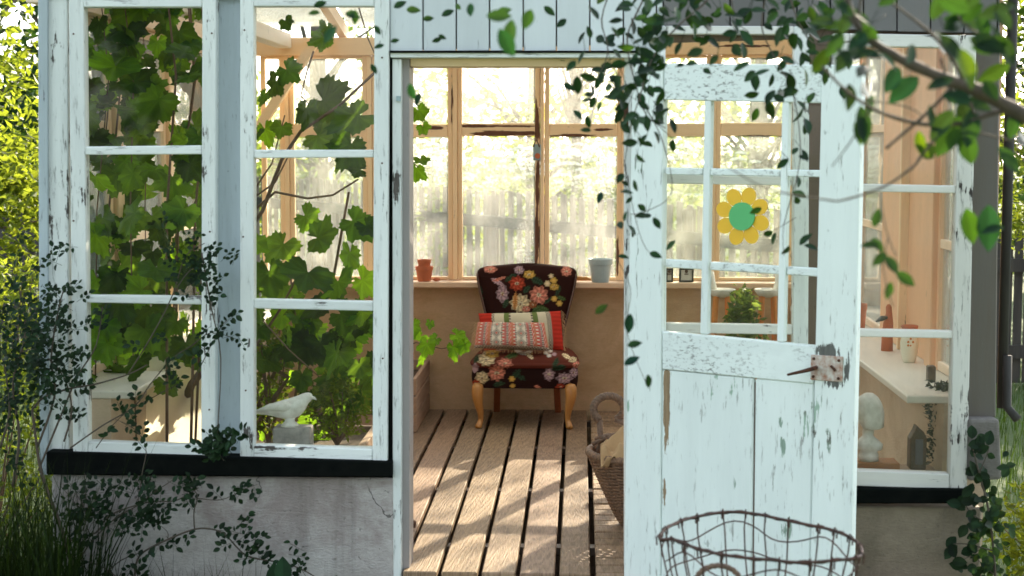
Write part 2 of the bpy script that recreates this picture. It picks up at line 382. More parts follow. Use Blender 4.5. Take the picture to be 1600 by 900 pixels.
# grass ground
t = NT('lawn'); a = t.noise((1, 1, 1), 1.2, 5); b = t.noise((1, 1, 1), 45, 4)
t.col(t.mix(t.ramp(b, .3, .7), t.mix(a, (.03, .06, .015, 1), (.07, .10, .03, 1)), (.09, .13, .04, 1))); t.bump(b, .8, .03)
t.p.inputs['Roughness'].default_value = .9; M['lawn'] = t.m
t = NT('upholstery'); t.col(t.vcol()); wv = t.noise((1, 1, 1), 260, 2)
t.bump(wv, .25, .002); t.p.inputs['Roughness'].default_value = .8; t.p.inputs['Specular IOR Level'].default_value = .08; M['fabric'] = t.m

# ------------------------------------------------------------------ ground
GZ = -.35
m = MB(); N = 60; ext = 140
xs = [(-1 + 2 * i / N) for i in range(N + 1)]; f3 = lambda q: q * abs(q) ** 1.2 * ext
o = []
for j in range(N + 1):
    for i in range(N + 1):
        x = f3(xs[i]); y = f3(xs[j]) + 8
        z = GZ + .02 * math.sin(x * .9) * math.cos(y * .7)
        if y > 10 and y < 200: z += min(.14, .03 * (y - 10))
        o.append((x, y, z))
m.add(o, [(j * (N + 1) + i, j * (N + 1) + i + 1, (j + 1) * (N + 1) + i + 1, (j + 1) * (N + 1) + i) for j in range(N) for i in range(N)])
m.build('ground', M['lawn'], smooth=True, kind='structure')

# ------------------------------------------------------------------ greenhouse
XL, XR = -1.90, 1.43
YF, YB = 5.55, 9.02
G = thing('greenhouse', 'weathered white wooden greenhouse with open door, many paned windows and plaster base', 'greenhouse', (-.2, YF, GZ))
def gb(mb, name, mat, **k): return mb.build(name, M[mat], G, **k)
PANES = []
def pane(parent, quad, y, mat='glass', th=.003):
    mb = MB(); a = [at(p[0], p[1], y) for p in quad]; mb.hexa(a, [(p.x, y + th, p.z) for p in a])
    mb.build('glass_pane', M[mat], parent)
def interp(a, b, t): return a + (b - a) * t

def front_window(xl, xr, yt, yb, ls, rs, tr, br, munt, matv, math_, Y=5.515, dep=.055, dyb=0, gm='glass'):
    """xl,xr outer edges (top,bottom); ls,rs stile widths; yt,yb = (left,right) y of top/bottom edges; munt = [(yl0,yl1,yr0,yr1)]"""
    XLf = lambda y: interp(xl[0], xl[1], (y - yt[0]) / (yb[0] - yt[0])); XRf = lambda y: interp(xr[0], xr[1], (y - yt[1]) / (yb[1] - yt[1]))
    a = MB()
    for q in ([(XLf(yb[0]), yb[0]), (XLf(yb[0]) + ls, yb[0]), (XLf(yt[0]) + ls, yt[0]), (XLf(yt[0]), yt[0])],
              [(XRf(yb[1]) - rs, yb[1]), (XRf(yb[1]), yb[1]), (XRf(yt[1]), yt[1]), (XRf(yt[1]) - rs, yt[1])]):
        a.bar(q, Y, Y + dep)
    b = a; a.cur = 1; s = .4
    L = lambda y: XLf(y) + ls + s; Rr = lambda y: XRf(y) - rs - s
    b.bar([(L(yt[0]), yt[0] + tr), (Rr(yt[1]), yt[1] + tr), (Rr(yt[1]), yt[1]), (L(yt[0]), yt[0])], Y + .002, Y + dep)
    b.bar([(L(yb[0]), yb[0] - 1), (Rr(yb[1]), yb[1] - 1), (Rr(yb[1]), yb[1] - br), (L(yb[0]), yb[0] - br)], Y + .002, Y + dep)
    win = a.build('window', [M[matv], M[math_]], G, bevel=.003)
    rows = [(yt[0] + tr, yt[1] + tr)]
    for (a0, a1, b0, b1) in munt:
        c = MB(); yy = (a0 + a1) / 2
        c.bar([(L(yy), a1), (Rr(yy), b1), (Rr(yy), b0), (L(yy), a0)], Y + .006, Y + dep - .01)
        # putty bevel below and above
        c.build('glazing_bar', M[math_], win, bevel=.004, seg=2)
        rows.append((a0, b0)); rows.append((a1, b1))
    rows.append((yb[0] - br, yb[1] - br))
    for i in range(0, len(rows), 2):
        (t0, t1), (u0, u1) = rows[i], rows[i + 1]
        pane(win, [(L(u0) - 2, u0 + 2), (Rr(u1) + 2, u1 + 2), (Rr(t1) + 2, t1 - 2), (L(t0) - 2, t0 - 2)], Y + .03, gm)
    return win
front_window((107, 114), (337, 335), (-4, -4), (709, 716), 23, 21, 15, 19, [(229, 242, 227, 241), (461, 473, 463, 476)], 'white', 'white_h')
front_window((375, 375), (608, 605), (-2, -2), (720, 726), 21, 23, 12, 24, [(234, 247, 234, 246), (467, 482, 471, 486)], 'white', 'white_h')
for px_, py_ in ((115, 53), (115, 345), (331, 52), (328, 362), (118, 600), (327, 640), (382, 47), (380, 370), (597, 90), (597, 255), (598, 560), (384, 610)):
    q = at(px_, py_, 5.515); m = MB(); m.tube([(q.x, 5.516, q.z), (q.x, 5.5125, q.z)], .0032, 8); gb(m, 'nail', 'rust')
# window behind the door and the right-hand window
front_window((1018, 1018), (1265, 1262), (40, 41), (750, 757), 22, 24, 13, 22, [(272, 287, 276, 290), (505, 520, 508, 523)], 'white', 'peeled_h')
front_window((1302, 1302), (1526, 1511), (52, 55), (760, 766), 25, 27, 20, 25, [(287, 299, 290, 302), (514, 526, 517, 529)], 'peeled', 'peeled_h', gm='glass_smear')

m = MB(); m.bar([(68, 740), (108, 740), (105, -40), (60, -40)], 5.55, 5.66); gb(m, 'corner_board', 'white', bevel=.003)
m = MB(); m.bar([(62, 742), (75, 742), (74, -40), (59, -40)], 5.535, 5.549); gb(m, 'corner_trim', 'post', bevel=.002)
m = MB(); m.bar([(330, 735), (380, 735), (380, -40), (330, -40)], 5.565, 5.66); gb(m, 'post', 'post', bevel=.003)
m = MB(); m.bar([(598, 742), (609, 742), (609, -40), (598, -40)], 5.56, 5.66); gb(m, 'post', 'white')
# door frame
m = MB(); m.bar([(614, 1120), (627, 1120), (627, 92), (613, 92)], 5.535, 5.60); gb(m, 'door_jamb', 'white', bevel=.002)
m = MB(); m.bar([(608, 1120), (640, 1120), (640, 86), (608, 86)], 5.57, 5.70); gb(m, 'door_jamb', 'jamb', bevel=.002)
m = MB(); m.bar([(976, 1120), (1016, 1120), (1014, 86), (976, 86)], 5.57, 5.70); gb(m, 'door_jamb', 'white', bevel=.002)
m = MB(); m.bar([(610, 90), (1014, 90), (1014, 81), (610, 81)], 5.520, 5.60); gb(m, 'lintel', 'white_h', bevel=.002)
m = MB(); m.bar([(641, 104), (975, 104), (975, 91), (641, 91)], 5.575, 5.70); gb(m, 'lintel', 'ochre_h', bevel=.002)
m = MB(); m.bar([(1264, 765), (1303, 765), (1303, 30), (1264, 30)], 5.57, 5.66); gb(m, 'post', 'brownpost')
m = MB(); m.bar([(1500, 655), (1556, 652), (1563, 40), (1520, 40)], 5.56, 5.66); gb(m, 'corner_board', 'cornergrey', bevel=.004)
m = MB(); m.bar([(607, 1120), (614, 1120), (613, 82), (606, 82)], 5.545, 5.569); gb(m, 'dark_gap_strip', 'black')  # black bar stands in for the shaded gap beside the jamb
m = MB(); m.bar([(609, 82.5), (1014, 82.5), (1014, 79.3), (609, 79.3)], 5.512, 5.533); gb(m, 'dark_seam_strip', 'black')  # black bar stands in for the shaded seam under the boards
# strike on the jamb
m = MB(); m.rect(619, 150, 626, 158, 5.526, 5.535); gb(m, 'strike_plate', 'bluemetal')
# boards over the door
def boards(name, x0, x1, pitch, yb0, yb1, mat, Y):
    m = MB(); x = x0
    while x < x1:
        e = min(x + pitch, x1); g = .75 + .25 * R.random(); j = R.uniform(-.004, .004)
        a = interp(yb0, yb1, (x - x0) / (x1 - x0))
        m.bar([(x + 1.6, a), (e - .6, a + R.uniform(-1, 1)), (e - .6, -260), (x + 1.6, -260)], Y + j, Y + .03, (g, g, g * 1.02)); x = e
    gb(m, name, mat, bevel=.003)
boards('cladding_board', 608, 1036, 52.2, 80, 80, 'boards', 5.535)
boards('cladding_board', 1036, 1562, 52.2, 40, 53, 'greyboards', 5.532)
m = MB(); m.bar([(60, -3), (608, -3), (608, -260), (60, -260)], 5.54, 5.57); gb(m, 'cladding_board', 'post')
m = MB(); m.bar([(609, 79), (1562, 52), (1562, -255), (609, -255)], 5.575, 5.60); gb(m, 'backing_board', 'brownpost')
# black sills
m = MB(); a = at(66, 711, 5.50); b = at(613, 722, 5.50)
m.bar([(72, 742), (612, 746), (612, 722), (72, 706)], 5.49, 5.57); gb(m, 'window_sill', 'black', bevel=.004)
m = MB(); m.bar([(1285, 787), (1520, 787), (1520, 765), (1285, 763)], 5.49, 5.57); gb(m, 'window_sill', 'black', bevel=.004)
m = MB(); m.bar([(1000, 787), (1284, 787), (1284, 763), (1000, 758)], 5.5, 5.57); gb(m, 'window_sill', 'black', bevel=.004)
# plaster bases
pl = at(80, 742, 5.53); pr = at(614, 742, 5.53)
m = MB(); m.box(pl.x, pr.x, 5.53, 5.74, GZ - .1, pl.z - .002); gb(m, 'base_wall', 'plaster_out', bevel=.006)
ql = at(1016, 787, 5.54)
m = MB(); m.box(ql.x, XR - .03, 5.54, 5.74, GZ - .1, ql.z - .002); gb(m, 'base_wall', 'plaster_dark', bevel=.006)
m = MB(); m.bar([(1513, 752), (1566, 750), (1562, 655), (1513, 655)], 5.50, 5.75); gb(m, 'corner_stone', 'stone_grey', bevel=.012, seg=2)
# side and back base walls, inner sills, posts, windows
SZ = .60      # side sill height
BZ = at(800, 441, 8.9).z
m = MB(); m.box(XL, XL + .18, 5.745, YB + .1, GZ - .1, SZ - .03); gb(m, 'base_wall', 'plaster_side')
m = MB(); m.box(XR - .12, XR + .03, 5.76, YB + .1, GZ - .1, SZ - .03); gb(m, 'base_wall', 'plaster_side')
m = MB(); m.box(XL + .19, XR - .125, YB, YB + .18, GZ - .1, BZ - .035); gb(m, 'base_wall', 'plaster_in')
m = MB(); m.box(XL - .02, XL + .26, 5.75, YB - .002, SZ - .028, SZ); gb(m, 'inner_sill', 'sillwhite', bevel=.004)
m = MB(); m.box(XR - .25, XR + .028, 5.77, YB - .002, SZ - .028, SZ); gb(m, 'inner_sill', 'sillwhite', bevel=.004)
m = MB(); m.box(XL + .19, XR - .125, YB - .13, YB + .16, BZ - .033, BZ); gb(m, 'inner_sill', 'sillback', bevel=.005)
# front inner ledges (top of the base walls)
FL = at(450, 699, 5.75).z
m = MB(); m.box(XL + .18, pr.x, 5.60, 5.80, FL - .03, FL); gb(m, 'inner_sill', 'sillwhite', bevel=.004)
FR = at(1400, 738, 5.75).z
m = MB(); m.box(ql.x, XR - .13, 5.60, 5.90, FR - .03, FR); gb(m, 'inner_sill', 'crate', bevel=.004)
# back wall: plates, posts, windows
PT = at(800, 58, YB).z; PB = at(800, 86, YB).z
m = MB(); m.box(XL, XR, YB - .02, YB + .06, PB, PT); gb(m, 'wall_plate', 'ochre_h', bevel=.004)
cent = [449, 578, 711, 847, 975, 1114, 1236]
bx = [at(c_, 300, YB).x for c_ in cent]
ztop, zbot = PB - .002, BZ + .002
ZM = [at(800, 204, YB).z]
for i, x in enumerate(bx):
    m = MB(); hw = .013 if i != 3 else .010; m.box(x - hw, x + hw, YB - .005, YB + .06, zbot, ztop); gb(m, 'post', 'ochre', bevel=.002)
edges = [XL + .08] + bx + [XR - .1]
for i in range(len(edges) - 1):
    x0 = edges[i] + .0145; x1 = edges[i + 1] - .0145; Y = YB + .004 + R.uniform(-.002, .002)
    st = .026
    m = MB(); m.box(x0, x0 + st, Y, Y + .04, zbot, ztop); m.box(x1 - st, x1, Y, Y + .04, zbot, ztop)
    m.cur = 1; m.box(x0 + st, x1 - st, Y + .002, Y + .038, ztop - .016, ztop); m.box(x0 + st, x1 - st, Y + .002, Y + .038, zbot, zbot + .018)
    win = m.build('window', [M['ochre'], M['ochre_h']], G, bevel=.003)
    zz = ZM[0] + R.uniform(-.006, .006)
    m = MB(); m.box(x0 + st, x1 - st, Y - .004, Y + .036, zz - .036, zz + .036); m.build('glazing_bar', M['ochre_h'], win, bevel=.004)
    for z0, z1 in ((zbot + .014, zz - .034), (zz + .034, ztop - .012)):
        m = MB(); m.box(x0 + st - .002, x1 - st + .002, Y + .018, Y + .021, z0, z1); m.build('glass_pane', M['glass_back'], win)
# casement catch
p = at(839, 238, YB - .02)
m = MB(); m.box(p.x - .022, p.x + .022, YB - .018, YB - .006, p.z - .045, p.z + .045); ct = gb(m, 'window_catch', 'bluemetal', bevel=.003)
m = MB(); m.tube([(p.x + .004, YB - .045, p.z - .02), (p.x + .004, YB - .018, p.z - .02)], .016, 10); m.build('knob', M['terracotta'], ct)
m = MB(); m.tube([(p.x - .02, YB - .03, p.z + .03), (p.x - .005, YB - .03, p.z + .075), (p.x + .015, YB - .03, p.z + .03)], .005, 6); m.build('hasp', M['rust'], ct)
# side walls: windows (ladder of posts and frames)
def side(X, sgn, spans, boardspan=None):
    """X inner face; spans along y"""
    for a, b in spans:
        st = .035
        x0, x1 = sorted((X, X + sgn * .03))
        m = MB(); m.box(x0, x1, a, a + st, SZ + .001, PB); m.box(x0, x1, b - st, b, SZ + .001, PB); win = gb(m, 'window', 'pinkwood' if sgn > 0 else 'ochre', bevel=.003)
        for z in (1.11, 1.58, SZ + .021, PB - .021):
            m = MB(); m.box(x0 + .002, x1 - .002, a + st, b - st, z - .018, z + .018); m.build('glazing_bar', M['ochre_y'], win, bevel=.003)
        xm = (x0 + x1) / 2
        for z0, z1 in ((SZ + .028, 1.094), (1.126, 1.564), (1.596, PB - .028)):
            m = MB(); m.box(xm - .0015, xm + .0015, a + st - .002, b - st + .002, z0, z1); m.build('glass_pane', M['glass_side'], win)
side(XR, 1, [(5.90, 6.46), (7.62, 8.28), (8.32, 8.98)])
for a, b in ((5.67, 5.89), (6.47, 6.58)):
    m = MB(); m.box(XR - .02, XR + .032, a, b, SZ + .001, PB); gb(m, 'post', 'pinkwood', bevel=.004)
for a, b in ((6.60, 7.10), (7.11, 7.60)):
    m = MB(); m.box(XR + (.012 if a < 7 else -.004), XR + .032, a, b, SZ + .001, PB); gb(m, 'wall_board', 'pinkwood', bevel=.004)
m = MB(); m.box(XR - .025, XR + .034, 7.095, 7.125, SZ + .001, PB); gb(m, 'batten', 'ochre', bevel=.003)
side(XL, -1, [(5.70, 6.45), (6.55, 7.3), (7.4, 8.15), (8.25, 8.98)])
for a, b in ((6.455, 6.545), (7.305, 7.395), (8.155, 8.245)):
    m = MB(); m.box(XL - .06, XL + .02, a, b, SZ + .001, PB); gb(m, 'post', 'ochre', bevel=.004)
for x in (XL - .02, XR - .02):
    m = MB(); m.box(x - .05, x + .05, 5.67, YB - .03, PB + .001, PT); gb(m, 'wall_plate', 'ochre_y', bevel=.004)
# tie beams and roof
m = MB(); m.box(-1.70, -1.62, 5.68, YB - .03, PT - .06, PT + .02); gb(m, 'tie_beam', 'sillwhite', bevel=.004)
m = MB(); m.beam((-1.86, 8.9, 1.5), (-1.45, 8.9, PT), .05, .05); gb(m, 'brace', 'ochre')
RF = 2.75
for x in np.linspace(XL, XR, 7):
    m = MB(); m.beam((x, 5.62, RF - .03), (x, YB + .12, PT + .03), .045, .07); gb(m, 'rafter', 'ochre_y')
m = MB()
for i in range(6):
    xs_ = np.linspace(XL, XR, 7); x0, x1 = xs_[i] + .02, xs_[i + 1] - .02
    m = MB(); m.add([(x0, 5.5, RF + .025), (x1, 5.5, RF + .025), (x1, YB + .2, PT + .078), (x0, YB + .2, PT + .078), (x0, 5.5, RF + .03), (x1, 5.5, RF + .03), (x1, YB + .2, PT + .083), (x0, YB + .2, PT + .083)],
                   [(3, 2, 1, 0), (4, 5, 6, 7), (0, 1, 5, 4), (1, 2, 6, 5), (2, 3, 7, 6), (3, 0, 4, 7)]); gb(m, 'roof_glass', 'glass_roof')
for x, s_ in ((XL - .03, 0), (XR + .01, 0)):      # triangular side gables in boards
    m = MB(); m.add([(x - .015, 5.62, PT + .002), (x - .015, YB, PT + .002), (x - .015, 5.62, RF - .05), (x + .015, 5.62, PT + .002), (x + .015, YB, PT + .002), (x + .015, 5.62, RF - .05)],
                   [(0, 1, 2), (5, 4, 3), (0, 3, 4, 1), (1, 4, 5, 2), (2, 5, 3, 0)]); gb(m, 'gable_board', 'greyboards')
# floor
def fz(px, py): return atz(px, py, 0.0)
m = MB()
gx = [fz(684, 898).x, fz(748, 898).x, fz(808, 898).x, fz(870, 898).x, fz(926, 898).x]
pitch = (gx[-1] - gx[0]) / 4
lines = [gx[0] - pitch * k for k in range(9, 0, -1)] + gx
for i in range(len(lines) - 1):
    g = R.uniform(.72, 1.15); j = R.uniform(-.002, .002)
    m.box(lines[i] + .0085, lines[i + 1] - .0085, 5.52 if lines[i] > pr.x + .02 else 5.75, YB - .005, -.03, j, (g, g * R.uniform(.95, 1.02), g * R.uniform(.93, 1.05)))
y = 5.45
while y < YB - .1:
    g = R.uniform(.8, 1.15); m.box(lines[-1] + .012, XR - .13, y + .004, y + .094, -.03, R.uniform(-.003, .002), (g, g * .98, g * .97)); y += .098
gb(m, 'plank_floor', 'plank', bevel=.004)
m = MB(); m.box(XL + .18, XR - .13, 5.56, YB, -.30, -.26); gb(m, 'floor_underlay', 'soil')
for yy in (6.0, 7.0, 8.0, 8.8):
    m = MB(); m.box(XL + .2, XR - .15, yy, yy + .06, -.06, -.031); gb(m, 'floor_joist', 'brownpost')
m = MB(); m.box(at(640, 900, 5.6).x, at(976, 900, 5.6).x, 5.40, 5.515, -.16, -.03); gb(m, 'threshold', 'brownpost', bevel=.01)
# downpipe and eave metal right
c1 = at(1569, 40, 5.62); c2 = at(1566, 640, 5.62)
m = MB(); m.tube([(XR + .060, 5.66, 2.5), (XR + .060, 5.66, c2.z)], .018, 10); gb(m, 'downpipe', 'darkfence', smooth=True)
m = MB(); q = at(1540, 655, 5.6); m.tube([(XR + .07, 5.64, q.z + .22), (XR + .07, 5.63, q.z + .04), (XR + .10, 5.6, q.z)], .016, 10); gb(m, 'pipe_outlet', 'darkfence', smooth=True)

# ------------------------------------------------------------------ the open door
HP = at(979, 500, 5.50)                        # hinge line
PHI = math.radians(30)
dvec = Vector((math.cos(PHI), -math.sin(PHI), 0)); dn = Vector((math.sin(PHI), math.cos(PHI), 0))   # dn points away from the camera
def duv(px, py):
    d = ray(px, py); P0 = Vector((HP.x, HP.y, 1.5)); t = (P0 - CO).dot(dn) / d.dot(dn); p = CO + d * t
    return (p - P0).dot(dvec), p.z
def dquad(mb, q, n0, n1, col=None):
    a = []
    for px, py in q:
        u, z = duv(px, py); a.append(Vector((HP.x, HP.y, 0)) + dvec * u + Vector((0, 0, z)))
    return mb.hexa([p + dn * n0 for p in a], [p + dn * n1 for p in a], col)
T = .038
BOT = 1035
m = MB()
dquad(m, [(972, BOT), (1030, BOT + 4), (1036, 100), (988, 97)], 0, T)           # hinge stile
dquad(m, [(1262, BOT + 20), (1326, BOT + 24), (1347, 102), (1284, 101)], 0, T)     # latch stile
m.cur = 1
dquad(m, [(1037, 156), (1283, 161), (1284, 101), (1037, 99)], .002, T)
dquad(m, [(1034, 577), (1270, 600), (1275, 541), (1034, 518)], .002, T)
dquad(m, [(1031, BOT + 4), (1262, BOT + 20), (1262, BOT - 70), (1031, BOT - 90)], .002, T)
DOOR = m.build('door', [M['door'], M['door_h']], G, bevel=.003)
m = MB(); dquad(m, [(1031, BOT - 89), (1172, BOT - 80), (1176, 592), (1033, 578)], .006, T - .008); m.build('door_panel', M['door'], DOOR, bevel=.004)
m = MB(); dquad(m, [(1175, BOT - 80), (1262, BOT - 72), (1270, 600), (1179, 592)], .007, T - .008); m.build('door_panel', M['door'], DOOR, bevel=.004)
m = MB(); dquad(m, [(1031, BOT - 89), (1262, BOT - 72), (1268, 606), (1036, 585)], .016, T - .012); m.build('panel_backing', M['brownpost'], DOOR)
# glazing bars
m = MB()
dquad(m, [(1093, 522), (1104, 523), (1110, 157), (1100, 157)], .004, T - .006)
dquad(m, [(1213, 534), (1224, 535), (1232, 160), (1221, 160)], .004, T - .006)
m.build('glazing_bar', M['door'], DOOR, bevel=.003)
for (a, b, c_, d_) in ((262, 273, 266, 277), (405, 418, 420, 433)):
    m = MB(); sl = (c_ - a) / 245
    for xa, xb in ((1038, 1096), (1108, 1218), (1228, 1280)):
        dquad(m, [(xa, b + sl * (xa - 1038)), (xb, b + sl * (xb - 1038)), (xb + .5, a + sl * (xb - 1038)), (xa + .5, a + sl * (xa - 1038))], .007, T - .008)
    m.build('glazing_bar', M['door_h'], DOOR, bevel=.003)
cols = [(1034, 1101), (1103, 1226), (1219, 1286)]; rws = [(154, 156, 268, 268), (270, 272, 411, 412), (415, 416, 523, 540)]
for r_ in rws:
    for c0, c1 in cols:
        m = MB(); dquad(m, [(c0, r_[2] + (c0 - 1034) * .075), (c1, r_[2] + (c1 - 1034) * .075), (c1, r_[0] + (c1 - 1034) * .05), (c0, r_[0] + (c0 - 1034) * .05)], .018, .021); m.build('glass_pane', M['glass'], DOOR)
# latch
m = MB(); dquad(m, [(1267, 593), (1317, 597), (1318, 557), (1268, 554)], -.006, 0); lp = m.build('latch_plate', M['rustplate'], DOOR, bevel=.002)
def dpt(px, py, n):
    u, z = duv(px, py); return Vector((HP.x, HP.y, 0)) + dvec * u + Vector((0, 0, z)) + dn * n
for px, py in ((1273, 560), (1312, 563), (1272, 588), (1311, 591)):
    m = MB(); m.ball(dpt(px, py, -.008), .005, 8, 5); m.build('rivet', M['rust'], lp)
m = MB(); m.tube([dpt(1276, 574, -.006), dpt(1277, 574, -.045)], .007, 8); m.tube([dpt(1277, 574, -.045), dpt(1265, 577, -.05), dpt(1239, 583, -.045)], [.007, .006, .004], 8); m.build('door_handle', M['rust'], lp, smooth=True)
m = MB(); m.beam(dpt(1300, 571, -.010), dpt(1307, 579, -.010), .008, .006); m.build('keyhole_cover', M['rust'], lp)
for py in (180,):
    m = MB(); m.tube([dpt(978, py - 18, .0), dpt(978, py + 18, .0)], .009, 8); m.build('hinge', M['rust'], DOOR)

# ------------------------------------------------------------------ flower ornament on the door glass
fc = dpt(1160, 338, .008)
F = thing('flower_ornament', 'yellow plastic flower with eight round petals and green centre fixed to the door glass', 'ornament', fc)
for k in range(8):
    a = math.radians(22.5 + 45 * k + 4); m = MB(); n = 18; pts = []
    c0 = (30 * math.cos(a), 30 * math.sin(a))
    for j in range(n):
        b = 2 * math.pi * j / n; rr = 12.6
        x, y_ = rr * math.cos(b) * 1.15, rr * math.sin(b) * .95
        if x < 0: y_ *= 1 + .25 * x / rr
        pts.append((c0[0] + x * math.cos(a) - y_ * math.sin(a), c0[1] + x * math.sin(a) + y_ * math.cos(a)))
    lo = [dpt(1160 + p[0] * .96, 338 - p[1] * 1.05, .004 + .0004 * (k % 2)) for p in pts]; hi = [p - dn * .004 for p in lo]
    m.add(lo + hi, [tuple(range(n)), tuple(range(2 * n - 1, n - 1, -1))] + [(j, (j + 1) % n, (j + 1) % n + n, j + n) for j in range(n)])
    m.build('petal', M['yellow'], F)
m = MB(); n = 28
lo = [dpt(1160 + 20 * math.cos(2 * math.pi * j / n), 338 + 22 * math.sin(2 * math.pi * j / n), .002) for j in range(n)]; hi = [p - dn * .009 for p in lo]
m.add(lo + hi, [tuple(range(n)), tuple(range(2 * n - 1, n - 1, -1))] + [(j, (j + 1) % n, (j + 1) % n + n, j + n) for j in range(n)])
m.build('centre_disc', M['green'], F)

# ------------------------------------------------------------------ floral armchair
def hsh(x, y, s=0):
    v = math.sin(x * 12.9898 + y * 78.233 + s * 37.7) * 43758.5453; return v - math.floor(v)
PK, CRM, YEL, LIL, RED, GRN, DGR, WHT = (.70, .25, .17), (.74, .58, .34), (.66, .40, .09), (.46, .30, .32), (.48, .07, .035), (.07, .11, .035), (.03, .055, .03), (.66, .60, .52)
FL_ = [('leaf', 778, 441, 14, 3, -.5, LIL), ('leaf', 780, 436, 12, 2.2, .3, PK), ('leaf', 798, 434, 11, 4, .6, DGR), ('leaf', 838, 438, 13, 5, -.5, DGR), ('leaf', 846, 483, 13, 5, -.2, GRN), ('leaf', 790, 474, 9, 4, 1.2, DGR), ('leaf', 838, 484, 8, 4, .5, GRN),
  ('leaf', 872, 455, 10, 3, 1.2, DGR), ('leaf', 750, 452, 10, 3, -1.2, DGR), ('leaf', 748, 468, 9, 4, .3, DGR), ('leaf', 877, 466, 8, 3, -.3, GRN), ('leaf', 855, 470, 9, 3, .6, DGR), ('leaf', 823, 452, 8, 4, .9, DGR),
  ('rose', 766, 421, 11, 6, PK), ('rose', 811, 422, 8, 7, LIL), ('rose', 827, 429, 10, 7, YEL), ('rose', 785, 459, 10, 14, LIL), ('rose', 813, 474, 17, 15, CRM), ('rose', 842, 461, 15, 15, PK), ('rose', 808, 443, 13, 12, RED), ('leaf', 805, 470, 16, 3.5, 1.5, (.5, .22, .07)),
  ('rose', 855, 443, 5, 5, CRM), ('rose', 865, 438, 6, 5, YEL), ('rose', 866, 448, 8, 6, YEL), ('rose', 861, 431, 4, 4, CRM), ('rose', 885, 424, 9, 8, PK), ('rose', 740, 433, 6, 5, YEL), ('rose', 742, 441, 7, 5, YEL), ('rose', 745, 470, 5, 5, YEL), ('rose', 741, 463, 4, 4, CRM), ('rose', 866, 467, 5, 5, YEL), ('rose', 874, 474, 5, 5, YEL), ('rose', 832, 476, 7, 6, (.35, .12, .05)), ('rose', 822, 483, 7, 5, PK), ('rose', 893, 541, 7, 5, YEL),
  ('leaf', 800, 555, 12, 4, .3, GRN), ('leaf', 745, 560, 9, 4, 1, DGR), ('leaf', 806, 585, 12, 4, .8, DGR), ('leaf', 868, 568, 12, 4, 1.2, DGR), ('leaf', 875, 575, 10, 4, .3, DGR), ('leaf', 815, 590, 8, 3, -.6, DGR), ('leaf', 780, 600, 10, 4, .2, DGR),
  ('rose', 753, 590, 11, 10, CRM), ('rose', 760, 561, 14, 12, CRM), ('rose', 769, 552, 12, 7, YEL), ('rose', 789, 567, 13, 9, PK), ('rose', 776, 583, 14, 13, PK), ('rose', 743, 599, 7, 6, RED), ('rose', 800, 592, 5, 5, YEL), ('rose', 801, 603, 5, 4, YEL), ('rose', 858, 585, 9, 11, LIL), ('rose', 882, 591, 13, 9, LIL), ('rose', 875, 604, 7, 5, RED), ('leaf', 840, 605, 6, 2.5, -.4, PK),
  ('leaf', 824, 551, 9, 2.5, .3, WHT), ('leaf', 812, 550, 9, 2.5, -.3, WHT), ('leaf', 828, 556, 8, 2.5, -.6, CRM), ('rose', 853, 551, 4, 3, WHT), ('rose', 860, 548, 4, 3, WHT), ('rose', 858, 555, 4, 3, WHT), ('rose', 866, 553, 4, 3, LIL), ('rose', 895, 561, 7, 5, CRM), ('rose', 901, 570, 7, 6, PK), ('rose', 897, 582, 7, 8, LIL), ('rose', 742, 575, 6, 8, LIL), ('leaf', 885, 556, 8, 3, -.5, CRM), ('rose', 779, 545, 6, 3, LIL)]
def floral(px, py, base):
    c = base
    for f in FL_:
        dx = px - f[1]; dy = py - f[2]
        if f[0] == 'leaf':
            if abs(dx) > 18 or abs(dy) > 18: continue
            a = f[5]; u = dx * math.cos(a) - dy * math.sin(a); v = dx * math.sin(a) + dy * math.cos(a)
            k = (u / f[3]) ** 2 + abs(v / f[4]) * (1 + .3 * math.sin(u * 2.2))
            if k < 1: c = tuple(q * (.6 if abs(v) < .7 else 1.0 + .3 * math.sin(u * 1.8)) for q in f[6])
        else:
            rx, ry = f[3], f[4]
            if abs(dx) > rx * 1.25 or abs(dy) > ry * 1.25: continue
            th = math.atan2(dy, dx); r = math.hypot(dx / rx, dy / ry); n = 5 + int(rx / 4)
            ph = f[1] * .7
            if r < .92 + .12 * math.sin(n * th + ph):
                k = .72 + .28 * math.sin(n * th + ph + r * 4)
                if rx > 6:
                    ring = abs(math.sin(r * 7.5 + .6 * math.sin(n * th * .5 + ph))); k *= .45 + .55 * min(1, ring * 2.2)
                    if r < .24: cc = (.72, .62, .42) if hsh(round(dx), round(dy)) > .3 else (.25, .1, .04)
                    else: cc = tuple(min(.9, q * (1.25 - .35 * r)) for q in f[5])
                else: cc = f[5]; k = 1.1 - .5 * r
                c = tuple(q * k for q in cc)
    return c
CHY = 8.62
chx = at(818, 600, CHY).x
CH = thing('armchair', 'low armless upholstered chair in dark floral fabric against the back wall', 'chair', (chx, CHY, 0))
def proj(p):
    v = CM.transposed() @ (Vector(p) - CO); return 800 + FPX * v.x / -v.z, 450 - FPX * v.y / -v.z
def grid_shell(nu, nv, fn, closed_u=True):
    vs = [fn(i / nu, j / nv) for j in range(nv + 1) for i in range(nu + (0 if closed_u else 1))]
    k = nu if closed_u else nu + 1
    fs = [(j * k + i, j * k + (i + 1) % k, (j + 1) * k + (i + 1) % k, (j + 1) * k + i) for j in range(nv) for i in range(nu)]
    return vs, fs
def colour_mesh(o, fn):
    me = o.data; ca = me.color_attributes.new('Col', 'FLOAT_COLOR', 'POINT'); L = o.parent.location if o.parent else o.location
    arr = []
    for v in me.vertices:
        c_ = fn(v.co + L); arr += [c_[0], c_[1], c_[2], 1]
    ca.data.foreach_set('color', arr)
